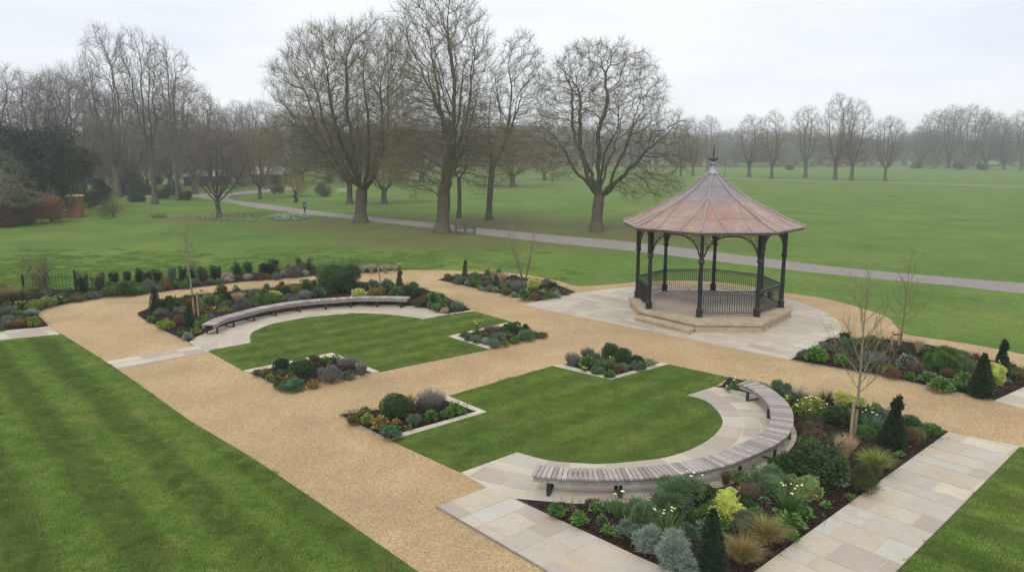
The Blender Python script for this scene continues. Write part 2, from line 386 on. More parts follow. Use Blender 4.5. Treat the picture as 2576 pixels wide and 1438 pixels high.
# near bench terrace + L-shaped path
c2,r2=fitc(PG(arc2_in[8:-6])); 
arc2_out=smooth([(1796,974),(1830,979),(1900,996),(1960,1028),(1990,1062),(2004,1095),(1992,1128),(1944,1172),(1864,1212),(1745,1246),(1605,1266),(1470,1270),(1389,1265),(1297,1257)],5)
terr2=PG(arc2_in[::-1]+[] ) ; terr2=PG([(1160,1190)]+arc2_in+arc2_out+[(1225,1228)])
sheet('mortar_bed',terr2,.021,M['mortar'])
slabs('terrace_paving',terr2,polar_cells(c2,[r2-.4,r2+.55,r2+.95,r2+1.55,r2+2.3,r2+3.2,r2+4.2],[.6,.75,.9,.5]))
Lp=[(1097,1278),(1225,1228),(1297,1257),(1389,1301),(1526,1364),(1591,1395),(1689,1438),(1812,1500)]
pathA=PG(Lp+[(1780,1690),(1640,1640),(1370,1438)])
pathB=PG([(1812,1500),(1900,1438),(2385,1088),(2565,1125),(2255,1438),(2080,1620),(1780,1690)])
sheet('mortar_bed',pathA,.021,M['mortar']); sheet('mortar_bed',pathB,.021,M['mortar'])
o0=G(1097,1278)
slabs('paved_path',pathA,grid_cells(o0,UA,UB,-.1,8,-.4,3.2,[.62,.48,.75],[.9,.6,.75,1.05]),z=.0262)
o1=G(1900,1438)
slabs('paved_path',pathB,grid_cells(o1,UB,UA,-3,10,-1.2,3.5,[.6,.45,.75],[.95,.6,.75,1.2]),z=.0262)
# far bench terrace
arc1_out=smooth([Q('B2',450,1025),Q('B2',530,965),Q('B2',620,922),Q('B2',800,850),Q('B2',1100,765),Q('B2',1500,682),Q('B2',1900,630),Q('B2',2300,604),Q('B3',400,592),Q('B3',830,603),Q('B3',1060,638),Q('B3',1310,697)],5)
c1,r1=fitc(PG(arc1_in[4:-4]))
terr1=PG([(521,887),(538,880)]+arc1_in+[(1132,791)]+arc1_out[::-1]+[(487,873)])
sheet('mortar_bed',terr1,.021,M['mortar'])
slabs('terrace_paving',terr1,polar_cells(c1,[r1-.4,r1+.5,r1+.9,r1+1.5,r1+2.2,r1+3.2,r1+4.2],[.6,.75,.9]),var=.6)
strip=PG([(267,911),(487,872),(521,887),(298,930)]); sheet('mortar_bed',strip,.021,M['mortar'])
slabs('paved_strip',strip,grid_cells(G(267,911),UB,UA,-.2,6,-.2,1.2,[1.0,.8,1.2],[.62,.62],offs=False),z=.0262)
strip2=STRIP2=PG([(-560,864),Q('B1',0,1060),Q('B1',555,1005),Q('B1',685,1095),Q('B1',0,1165),(-560,900)]); sheet('mortar_bed',strip2,.021,M['mortar'])
slabs('paved_strip',strip2,grid_cells(G(118,822),UB,UA,-12,3,-.4,1.6,[1.0,.8,1.2],[.5,.7],offs=False),z=.0262)
strip3=PG([(2499.6,1010),(2576,950),(2650,905),(3000,985),(2900,1095),(2576,1030)]); sheet('mortar_bed',strip3,.021,M['mortar'])
slabs('paved_path',strip3,grid_cells(G(2499,1010),UB,UA,-1,8,-.4,6,[.6,.75],[.9,.6,1.1]),z=.0262)
# bandstand terrace
bp=smooth([(1986.6,906.5),(2020,890),(2060,872),(2088,856),(2108,840),(2117,822),(2101,801),(2075,785),(2023,765),(1971,750),(1900,734),(1800,724),(1700,720),(1600,722),(1544,727),(1450,738),(1404,748),(1347,760),(1316,768)],4)
terr3=PG(bp+[(1404,787),(1586,824),(1780,864),(1966,903)])
sheet('mortar_bed',terr3,.021,M['mortar'])
slabs('terrace_paving',terr3,grid_cells((8.4,30.6),UB,UA,-9,9,-9,9,[.55,.75,.45],[.9,.6,1.2,.75]),z=.0262,var=.75)
# ---------------------------------------------------------------- planting beds
BEDS={
 'far corner':[(346,794),(347,788),(376,776),(415,757),(498,743),(582,734),(662,729),(750,715),(850,712),(930,711),(1000,720),(1060,725),(1110,742),(1188,782),(1132,790)]+arc1_out[::-1]+[(487,872),(474,863),(420,838),(390,820),(360,805)],
 'long':smooth([(-560,866),Q('B1',0,1058),Q('B1',555,1003)],2)+gl[:55]+[(1010,680),(905,677),(800,671),(640,688),(500,700),(330,716),(190,733),(0,726),(-600,770)],
 'top':smooth([(1100,705),(1140,696),(1200,691),(1300,698),(1380,711),(1447,736)],4)+[(1404,746),(1352,759),(1240,737)],
 'sw':[(627,939),(714,982),(933,939),(838,900)],
 'se':[(1148,847),(1241,875),(1380,846),(1285,819)],
 'nw':[(852,1047),(968.6,1104.5),(1200,1038),(1119,1009)],
 'ne':[(1417,920),(1537,951),(1661,915),(1541,889)],
 'right':[(1986.6,907),(2020,890),(2085,853),(2200,852),(2330,868),(2440,893),(2576,930),(2640,946),(2499,1010),(2240,953)],
 'near':arc2_out+[(1389,1301),(1526,1364),(1591,1395),(1689,1438),(1812,1500),(1900,1438),(2385,1088),(1834,951),(1815,972)],
}
def mound(poly,name='planting_bed',h=.10,step=.12):
    P=np.array(poly); x0,y0=P.min(0); x1,y1=P.max(0)
    nx=int((x1-x0)/step)+2; ny=int((y1-y0)/step)+2
    X,Y=np.meshgrid(x0+np.arange(nx)*step,y0+np.arange(ny)*step); pts=np.c_[X.ravel(),Y.ravel()]
    ins=inside_np(pts,poly); d=edgedist_np(pts,poly)
    rr=np.random.RandomState(3); z=.018+h*np.clip(d/.6,0,1)**.7+rr.uniform(-.012,.016,len(pts))*np.clip(d/.1,0,1); z[d<step*.3]=.018
    idx=np.arange(nx*ny).reshape(ny,nx); F=np.stack([idx[:-1,:-1],idx[:-1,1:],idx[1:,1:],idx[1:,:-1]],-1).reshape(-1,4)
    F=F[ins[F].all(1)]
    base=len(pts); tri=tessellate_polygon([[Vector((p[0],p[1],0)) for p in poly]])
    V=np.vstack([np.c_[pts,z],np.c_[P,np.full(len(P),.034)]])
    tl=[]
    for t in tri:
        a,b,c=[poly[i] for i in t]; cr_=(b[0]-a[0])*(c[1]-a[1])-(b[1]-a[1])*(c[0]-a[0])
        t=tuple(t) if cr_>0 else tuple(reversed(t)); tl.append([i+base for i in t])
    me=bpy.data.meshes.new(name); me.from_pydata([tuple(v) for v in V],[],[tuple(f) for f in F]+[tuple(t) for t in tl]); me.update()
    o=link(name,me,None,[M['mulch']]); tag(o,kind='structure'); return o
BEDW={k:PG(v) for k,v in BEDS.items()}
for k,p in BEDW.items(): mound(p)
def kerb(name,pts,wd,ht,m,z0=.0,off=0):
    "band along a line of ground points, wd wide to the side"
    P=[Vector((*p,0)) for p in pts]; mb=MB(); Lf=[];Rt=[]
    for i,p in enumerate(P):
        d1=(P[i]-P[i-1]).normalized() if i>0 else None; d2=(P[i+1]-P[i]).normalized() if i<len(P)-1 else None
        d=((d1 or d2)+(d2 or d1)).normalized(); n=Vector((-d.y,d.x,0)); k=1/max(.5,n.dot(Vector((-(d2 or d1).y,(d2 or d1).x,0))))
        Lf.append(p+n*k*off); Rt.append(p+n*k*(off+wd))
    mb.prism([tuple(v[:2]) for v in Lf]+[tuple(v[:2]) for v in Rt[::-1]],z0,ht,False)
    return mb.build(name,m)
# stone kerbs on the lawn side of the four small beds, thin steel edging on the gravel side
def kpoly(a,b): # outline between two quads of view points
    mb=MB(); mb.prism(PG(a+b[::-1]),.0,.05); o=mb.build('stone_kerb',M['stone']); return tag(o,kind='structure')
kpoly([(627,939),(838,900),(933,939)],[(614,934.5),(836,890),(953,937)])
kpoly([(1285,819),(1148,847),(1241,875)],[(1287,811),(1127,848),(1231,880)])
kpoly([(968.6,1104.5),(1200,1038),(1119,1009)],[(984,1110),(1224,1039),(1125,998)])
kpoly([(1417,920),(1537,951),(1661,915)],[(1389,922),(1537,957),(1683,918)])
kpoly([(1132,790),(1188,782)],[(1132,792.5),(1194,784)])
def edging(pts): return tag(kerb('metal_edging',PG(pts),.012,.055,M['edging']),kind='structure')
edging([(627,939),(714,982),(933,939)]); edging([(1241,875),(1380,846)]); edging([(1119,1009),(852,1047),(968,1104)])
edging([(1661,915),(1541,889),(1417,920)]) ; edging([(346,794),(360,805),(390,820),(420,838),(474,863),(487,872)])
edging([(1100,705),(1240,737),(1352,759)]); edging([(1987,907),(2240,953),(2499,1010)]); edging([(1834,951),(2385,1088)])
edging([(1097,1278),(1370,1438),(1640,1640)]); edging(gl[:55])
# ---------------------------------------------------------------- bandstand
def ironm(nt,b):
    n=noisen(nt,30,4,.6,coords(nt)); c=ramp(nt,n.outputs[0],[(.3,(.006,.009,.010)),(.8,(.013,.018,.020))]); nt.links.new(c.outputs[0],b.inputs['Base Color'])
M['iron']=mat('dark painted iron',ironm,.38,.5)
M['green_iron']=two('greenish painted rail',(.018,.040,.032),(.045,.08,.065),14,.45,.5,bs=.1)
def copper(nt,b):
    t=N(nt,'ShaderNodeTexCoord'); v=t.outputs['Object']; s=N(nt,'ShaderNodeSeparateXYZ'); nt.links.new(v,s.inputs[0])
    n1=noisen(nt,.9,5,.65,coords(nt,scale=(1,1,.45)),1.0); n2=noisen(nt,3.5,5,.7,coords(nt,scale=(1,1,.25)),.6); n3=noisen(nt,16,3,.7,v)
    c=ramp(nt,n1.outputs[0],[(.30,(.17,.165,.18)),(.42,(.33,.165,.105)),(.53,(.30,.205,.155)),(.66,(.40,.275,.20)),(.78,(.24,.23,.235))]).outputs[0]
    ng=noisen(nt,1.6,4,.6,v); z=N(nt,'ShaderNodeMath',operation='ADD'); nt.links.new(s.outputs[2],z.inputs[0]); nt.links.new(maprange(nt,ng.outputs[0],.2,.8,-.45,.45),z.inputs[1])
    c=mixc(nt,maprange(nt,z.outputs[0],4.5,5.0,0,.85),c,(.17,.18,.205))
    c=mixc(nt,maprange(nt,n2.outputs[0],.42,.75,0,.42),c,(.36,.17,.12))
    n9=noisen(nt,2.2,5,.7,coords(nt,scale=(1.6,1.6,.12)),.4); c=mixc(nt,maprange(nt,n9.outputs[0],.48,.7,0,.5),c,(.33,.31,.31))
    c=mixc(nt,maprange(nt,n3.outputs[0],.5,.8,0,.3),c,(.34,.31,.30))
    nt.links.new(c,b.inputs['Base Color'])
    nt.links.new(maprange(nt,n2.outputs[0],.3,.7,.34,.55),b.inputs['Roughness']); bump(nt,b,n2.outputs[0],.15,.02)
M['copper']=mat('weathered copper sheet',copper,.45,.5,.25)
M['pale_copper']=two('pale seam copper',(.25,.20,.19),(.38,.32,.30),5,.5,.5,.2)
M['lead']=two('grey lead',(.19,.20,.22),(.33,.34,.36),6,.5,.5,.2)
M['rust']=two('rusty iron',(.055,.022,.016),(.11,.05,.035),14,.7,.3)
M['fascia']=two('red brown painted fascia',(.13,.05,.035),(.22,.10,.07),6,.6,.4)
M['sandstone']=two('buff sandstone',(.33,.26,.17),(.47,.39,.27),3,.8,.3,detail=8)
M['floor']=two('grey brown stage floor',(.30,.245,.185),(.41,.345,.265),1.2,.75,.3,detail=8)
M['soffit']=two('dark timber soffit',(.10,.06,.04),(.16,.10,.07),5,.7,.3)
BC=(8.37,30.58); PH=R(-20.3)
def OC(r,k,z=0,c=BC):
    a=PH+k*PI/4; return (c[0]+r*math.sin(a),c[1]-r*math.cos(a),z)
bs=empty('bandstand',(BC[0],BC[1],0),'octagonal iron bandstand with pointed copper roof on a low stone platform','bandstand')
def BP(mb,name,m,smooth=False,parent=None):
    mb.v=[(x-BC[0],y-BC[1],z) for x,y,z in mb.v]; o=mb.build(name,m,None,smooth); o.parent=parent or bs; return o
def LX(o): return o
def octo(r,ph=0): return [OC(r,k)[:2] for k in range(8)]
def OA(r,d,z=0): return (BC[0]+r*math.sin(R(d)),BC[1]-r*math.cos(R(d)),z)
def plat(o): return [OA(r+o,d)[:2] for r,d in ((4.10,-20.3),(4.12,15.2),(3.48,67),(3.45,113),(3.4,159),(3.4,204),(3.38,251),(3.52,295.5))]
mb=MB(); mb.prism(plat(-.07),.0,.30); o=BP(mb,'platform',M['sandstone'])
mb=MB(); mb.prism(plat(0),.30,.40,True); BP(mb,'platform_coping',M['sandstone'])
mb=MB(); mb.prism(octo(3.12),.39,.404); BP(mb,'stage_floor',M['floor'])
# wider stone shelf at the front side and step at the open side
a,b=Vector(OA(3.52,-64.5)),Vector(OA(4.10,-20.3)); nrm=((a+b)/2-Vector((*BC,0))).normalized(); tg=(b-a).normalized()
mb=MB(); q=[a+tg*.12+nrm*.02,b-tg*.05+nrm*.02,b-tg*.05+nrm*.46,a+tg*.12+nrm*.46]; mb.prism([p[:2] for p in q],0,.15)
q=[a+tg*.10-nrm*.0,b-tg*.02-nrm*.0,b-tg*.02+nrm*.50,a+tg*.10+nrm*.50]; mb.prism([p[:2] for p in q],.15,.205,True); BP(mb,'step',M['sandstone'])
# columns
prof=[(.17,0),(.17,.05),(.145,.07),(.145,.2),(.16,.22),(.16,.27),(.125,.30),(.11,.33),(.105,.36),(.10,.95),(.125,.97),(.125,1.03),(.10,1.05),(.088,2.05),(.09,2.08),(.135,2.12),(.15,2.17),(.12,2.24),(.10,2.26),(.10,2.3)]
prof=[(r*.86,z) for r,z in prof]
for k in range(8):
    mb=MB(); p=OC(3.0,k,.404); mb.lathe(prof,14,p)
    a=math.atan2(p[1]-BC[1],p[0]-BC[0]); mb.box((p[0],p[1],.404+2.80),(.19,.14,1.0),a)
    BP(mb,'column',M['iron'],False)
def lattice(k):
    a=Vector(OC(3.0,k)); b=Vector(OC(3.0,k+1)); d=(b-a); L_=d.length; d/=L_; n=d.cross(Vector((0,0,1)))
    P=lambda s,z: a+d*s+Vector((0,0,z))
    mb=MB(); z1=3.62; zb=2.62; hl=L_/2
    mb.tube([P(.08,z1),P(L_-.08,z1)],.018,4)
    def arch(s): # depth below z1 at distance s from column
        t=min(1,max(0,(s-.08)/(hl*.92))); return z1-.07-(z1-zb-.07)*(1-math.sqrt(max(0,1-(1-t)**2.4)))
    for side in (0,1):
        f=(lambda s:s) if side==0 else (lambda s:L_-s)
        pts=[P(f(s),arch(s)) for s in np.linspace(.09,hl,14)]; mb.tube(pts,.028,5)
        # scrolls
        rr=random.Random(k*2+side)
        for s in (.16,.27,.39,.52,.66,.82,.98):
            top=z1-.02; bot=arch(s); h=top-bot
            m_=max(1,int(h/.11)); 
            for j in range(m_):
                r=min(.062,h/m_/2); c=P(f(s),bot+h*(j+.5)/m_); ph=rr.uniform(0,6)
                mb.tube([c+d*math.cos(t+ph)*r*(1-t/11)+Vector((0,0,1))*math.sin(t+ph)*r*(1-t/11) for t in np.linspace(0,6.8,11)],.012,3)
        mb.tube([P(f(.09),zb+.1),P(f(.45),z1-.1)],.008,3); mb.tube([P(f(.2),zb+.45),P(f(.85),z1-.04)],.008,3)
    BP(mb,'arch_bracket',M['iron'])
    mb=MB()   # scalloped valance under the fascia
    for s in np.arange(.12,L_-.1,.085):
        c=P(s,3.66); mb.add([c-d*.036,c+d*.036,c+d*.018-Vector((0,0,.055)),c-Vector((0,0,.08)),c-d*.018-Vector((0,0,.055))],[(0,1,2,3,4)])
    BP(mb,'valance',M['fascia'])
for k in range(8): lattice(k)
def railing(k):
    a=Vector(OC(3.0,k)); b=Vector(OC(3.0,k+1)); d=(b-a); L_=d.length; d/=L_; P=lambda s,z:a+d*s+Vector((0,0,z))
    e=empty('railing',(0,0,0),None,None); e.parent=bs
    del_=e
    g=M['green_iron']; z0=.404
    mb=MB(); mb.bar(P(.1,z0+.99),P(L_-.1,z0+.99),.055,.035); BP(mb,'top_rail',g,parent=e)
    mb=MB(); mb.bar(P(.1,z0+.86),P(L_-.1,z0+.86),.025,.018); mb.bar(P(.1,z0+.12),P(L_-.1,z0+.12),.03,.02)
    mb.tube([P(L_/2,z0),P(L_/2,z0+.12)],.012,4)
    n_=int((L_-.3)/.095)
    for i in range(n_+1):
        s=.15+(L_-.3)*i/n_
        if i%2==0 or True: mb.tube([P(s,z0+.12),P(s,z0+.86)],.0135,4,False)
    BP(mb,'baluster',M['iron'],parent=e)
    mb=MB()
    for i in range(int((L_-.3)/.16)+1):
        s=.2+i*.16
        for q in (0,1): mb.tube([P(s+.042*math.cos(t)+.05*q,z0+.925+.042*math.sin(t)) for t in np.linspace(0,6.28,9)],.011,3,False)
    BP(mb,'scroll_band',g,parent=e)
for k in (0,1,2,3,4,5,6): railing(k)
# roof: concave eight sided bell with standing seams
rp=[(3.71,3.80),(3.3,3.955),(2.85,4.16),(2.42,4.385),(1.85,4.67),(1.36,4.94),(1.0,5.19),(.71,5.43),(.45,5.66),(.22,5.88)]
mb=MB(); vs=[];fs=[]
for r,z in rp:
    for k in range(8): vs.append(OC(r,k,z))
for i in range(len(rp)-1):
    for k in range(8): fs.append((i*8+k,i*8+(k+1)%8,(i+1)*8+(k+1)%8,(i+1)*8+k))
mb.add(vs,fs); BP(mb,'roof',M['copper'])
roof=bs.children[-1]
mb=MB(); vs=[]; fs=[]
for r,z in ((3.68,3.785),(2.6,3.72),(.1,3.9)):
    for k in range(8): vs.append(OC(r,k,z))
for i in range(2):
    for k in range(8): fs.append((i*8+k,(i+1)*8+k,(i+1)*8+(k+1)%8,i*8+(k+1)%8))
mb.add(vs,fs); BP(mb,'soffit',M['soffit'])
def onroof(k,t,r,lift=.02):
    z=np.interp(-r,[-q[0] for q in rp],[q[1] for q in rp]); a=Vector(OC(r,k,z+lift)); b=Vector(OC(r,k+1,z+lift)); return a+(b-a)*t
mb=MB()
for k in range(8):
    mb.tube([onroof(k,0,r,.02) for r in np.linspace(3.70,.23,16)],.034,5)
BP(mb,'hip_roll',M['pale_copper'],parent=roof)
mb=MB()
for k in range(8):
    # sheet seams: they start at the eave at thirds of a side and run up to the hips
    for t0,t1,rt in ((.34,.06,1.45),(.67,.94,1.45)):
        mb.tube([onroof(k,t0+(t1-t0)*(j/12)**1.3,3.70+(rt-3.70)*j/12,.014) for j in range(13)],.022,4)
BP(mb,'standing_seam',M['pale_copper'],parent=roof)
for r in (2.75,1.6,.8):
    mb=MB()
    for k in range(8): mb.bar(onroof(k,0,r,.004),onroof(k,1,r,.004),.012,.008)
    BP(mb,'cross_seam',M['lead'],parent=roof)
mb=MB()
for k in range(8):
    a,b=Vector(OC(3.73,k,3.775)),Vector(OC(3.73,k+1,3.775)); mb.bar(a,b,.05,.05)
BP(mb,'gutter',M['lead'])
mb=MB()
for k in range(8):
    a,b=Vector(OC(3.66,k,3.71)),Vector(OC(3.66,k+1,3.71)); mb.bar(a,b,.06,.09)
    a,b=Vector(OC(3.1,k,3.67)),Vector(OC(3.1,k+1,3.67)); mb.bar(a,b,.10,.14)
BP(mb,'fascia',M['fascia'])
mb=MB(); mb.lathe([(.27,5.84),(.25,5.90),(.17,5.98),(.11,6.12),(.085,6.25),(.12,6.27),(.12,6.30),(.05,6.32),(.05,6.36)],12,(*BC,0)); BP(mb,'spire_cap',M['lead'],True)
mb=MB(); mb.lathe([(.03,6.34),(.075,6.40),(.085,6.45),(.07,6.50),(.03,6.54),(.028,6.56),(.034,6.60),(.030,6.63),(.026,6.9),(.008,7.02)],8,(*BC,0))
for k in range(4):
    a=k*PI/2+.35; mb.tube([(BC[0]+math.cos(a)*r,BC[1]+math.sin(a)*r,z) for r,z in ((.05,6.42),(.13,6.42),(.19,6.46))],.022,5); mb.lathe([(.01,-.04),(.045,0),(.01,.045)],6,(BC[0]+math.cos(a)*.2,BC[1]+math.sin(a)*.2,6.47))
BP(mb,'finial',M['rust'],True)
# ---------------------------------------------------------------- curved slatted benches
def woodm(nt,b):
    g=N(nt,'ShaderNodeNewGeometry'); n=noisen(nt,9,5,.7,coords(nt)); n2=noisen(nt,60,3,.7,coords(nt))
    c=ramp(nt,g.outputs['Random Per Island'],[(0,(.25,.22,.195)),(.5,(.36,.33,.30)),(1,(.47,.44,.41))]).outputs[0]
    c=mixc(nt,maprange(nt,n.outputs[0],.42,.7,0,.6),c,(.22,.155,.125)); c=mixc(nt,maprange(nt,n2.outputs[0],.5,.8,0,.4),c,(.15,.12,.11))
    nt.links.new(c,b.inputs['Base Color']); bump(nt,b,n2.outputs[0],.3,.004)
M['slats']=mat('silvered timber slats',woodm,.8,.25)
M['beam']=two('grey bent beam',(.20,.18,.16),(.32,.29,.26),6,.8,.25)
M['steel']=mat('dark bronze steel',lambda nt,b:None,.5,.5,0,(.022,.018,.017))
def resample(P,step):
    P=[Vector(p) for p in P]; d=[0]
    for a,b in zip(P[:-1],P[1:]): d.append(d[-1]+(b-a).length)
    n=max(2,int(round(d[-1]/step))); o=[]
    for i in range(n+1):
        s=d[-1]*i/n; j=max(0,min(len(P)-2,int(np.searchsorted(d,s)-1))); t=(s-d[j])/(d[j+1]-d[j]+1e-9); o.append(P[j]+(P[j+1]-P[j])*t)
    return o,d[-1]
def bench(edge,width,side,label,legs,slat=.092,smoothn=5):
    pts=PG(smooth(edge,smoothn),.45); P,Lt=resample(pts,.09)
    for _ in range(10): P=[P[0]]+[(P[i-1]+P[i]*2+P[i+1])/4 for i in range(1,len(P)-1)]+[P[-1]]
    Nn=[]
    for i in range(len(P)):
        d=(P[min(i+1,len(P)-1)]-P[max(i-1,0)]).normalized(); Nn.append(Vector((-d.y,d.x))*side)
    def at(s,off):
        x=max(0,min(1,s/Lt))*(len(P)-1); j=min(len(P)-2,int(x)); t=x-j; p=P[j].lerp(P[j+1],t); n=Nn[j].lerp(Nn[j+1],t).normalized(); return p+n*off
    c=at(Lt/2,width/2); e=empty('curved_bench',(c[0],c[1],0),label,'bench','curved slatted benches')
    def fin(mb,name,m,par=None):
        mb.v=[(x-c[0],y-c[1],z) for x,y,z in mb.v]; o=mb.build(name,m); o.parent=par or e; return o
    mb=MB(); n=int(Lt/slat)
    for i in range(n):
        s=Lt*(i+.5)/n; a=at(s,0); b=at(s,width); hw=Lt/n/2-.008; k=(at(s+.05,width)-at(s-.05,width)).length/(at(s+.05,0)-at(s-.05,0)).length if .06<s<Lt-.06 else 1
        d=(b-a).normalized(); t=Vector((d.y,-d.x)); q=[a-t*hw,a+t*hw,b+t*(hw*k),b-t*(hw*k)]
        if (q[1]-q[0]).cross(q[2]-q[1])<0: q=q[::-1]
        mb.prism([p[:] for p in q],.412,.45+rng.uniform(-.002,.002),True)
    seat=fin(mb,'seat',M['slats'])
    mb=MB()
    for off in (.035,width-.075):
        A=[at(s,off) for s in np.linspace(.03,Lt-.03,60)]; B=[at(s,off+.04) for s in np.linspace(.03,Lt-.03,60)]
        mb.prism([p[:] for p in A]+[p[:] for p in B[::-1]],.30,.411,True)
    fin(mb,'beam',M['beam'])
    for i in range(legs):
        s=.32+(Lt-.64)*i/(legs-1); a=at(s,.055); b=at(s,width-.055); d=(b-a).normalized(); t=Vector((d.y,-d.x))
        mb=MB()
        for p in (a,b):
            q=[p-t*.035-d*.022,p+t*.035-d*.022,p+t*.035+d*.022,p-t*.035+d*.022]; mb.prism([v[:] for v in q],.028,.30)
        q=[a-t*.034,a+t*.034,b+t*.034,b-t*.034]; mb.prism([v[:] for v in q],.029,.045); mb.prism([v[:] for v in q],.27,.299)
        fin(mb,'leg',M['steel'])
    return e
b1=[Q('B2',748,812),Q('B2',860,752),Q('B2',980,716),Q('B2',1100,685),Q('B2',1250,645),Q('B2',1400,611),Q('B2',1700,563),Q('B2',1950,540),Q('B2',2200,524),Q('B3',200,513),Q('B3',400,510),Q('B3',600,511),Q('B3',822,518)]
bench(b1,.50,1,'long curved timber bench between the round lawn and the far corner bed',9)
b2=[(1352,1167),(1415,1174),(1493,1177),(1571,1175),(1623,1173),(1701,1162),(1779,1147),(1831,1128),(1896,1100),(1930,1074),(1939,1048),(1938,1029),(1928,1009),(1909,990),(1883,972),(1855,964)]
bench(b2,.52,-1,'large curved timber bench wrapping round the striped lawn near the big bed',8)
# ---------------------------------------------------------------- bare trees
def barkm(name,c1,c2,moss=None):
    def f(nt,b):
        v=coords(nt,scale=(1,1,.35)); n=noisen(nt,6,5,.7,v); n2=noisen(nt,.7,4,.6,coords(nt))
        c=ramp(nt,n.outputs[0],[(.3,c1),(.7,c2)]).outputs[0]
        if moss: c=mixc(nt,maprange(nt,n2.outputs[0],.42,.62,0,.6),c,moss)
        nt.links.new(c,b.inputs['Base Color']); bump(nt,b,n.outputs[0],.6,.05)
    return mat(name,f,.9,.1)
BARK=barkm('oak bark',(.065,.055,.040),(.135,.115,.085),(.10,.10,.045))
TWIG=barkm('olive twigs',(.155,.132,.086),(.25,.218,.145),(.21,.205,.095))
BARKG=barkm('grey bark',(.065,.058,.05),(.135,.12,.10))
TWIGP=barkm('purple grey twigs',(.150,.126,.114),(.23,.195,.178))
TWIGO=barkm('ochre twigs',(.19,.15,.08),(.27,.22,.12))
TWIGB=barkm('brown twigs',(.15,.11,.075),(.22,.165,.11))
TWIGY=barkm('yellow budding twigs',(.24,.22,.06),(.36,.32,.09))
PALE=barkm('pale lichen twigs',(.13,.125,.08),(.23,.22,.15))
def tubes(A,B,ra,rb,da,db,n):
    "frusta between node pairs as arrays of verts and quads"
    def ring(P,Dr,r):
        ref=np.where(np.abs(Dr[:,0:1])<.85,np.array([[1.,0,0]]),np.array([[0,1.,0]]))
        v=np.cross(Dr,ref); v/=np.linalg.norm(v,axis=1,keepdims=True)+1e-9; u=np.cross(v,Dr)
        a=2*np.pi*np.arange(n)/n
        return P[:,None]+(u[:,None]*np.cos(a)[None,:,None]+v[:,None]*np.sin(a)[None,:,None])*r[:,None,None]
    V=np.concatenate([ring(A,da,ra),ring(B,db,rb)],1); m=len(A)
    b=(np.arange(m)*2*n)[:,None]; k=np.arange(n); F=np.stack([k,(k+1)%n,(k+1)%n+n,k+n],-1).reshape(1,-1)+b
    return V.reshape(-1,3),F.reshape(-1,4)
def nrm(v): return v/(np.linalg.norm(v,axis=-1,keepdims=True)+1e-9)
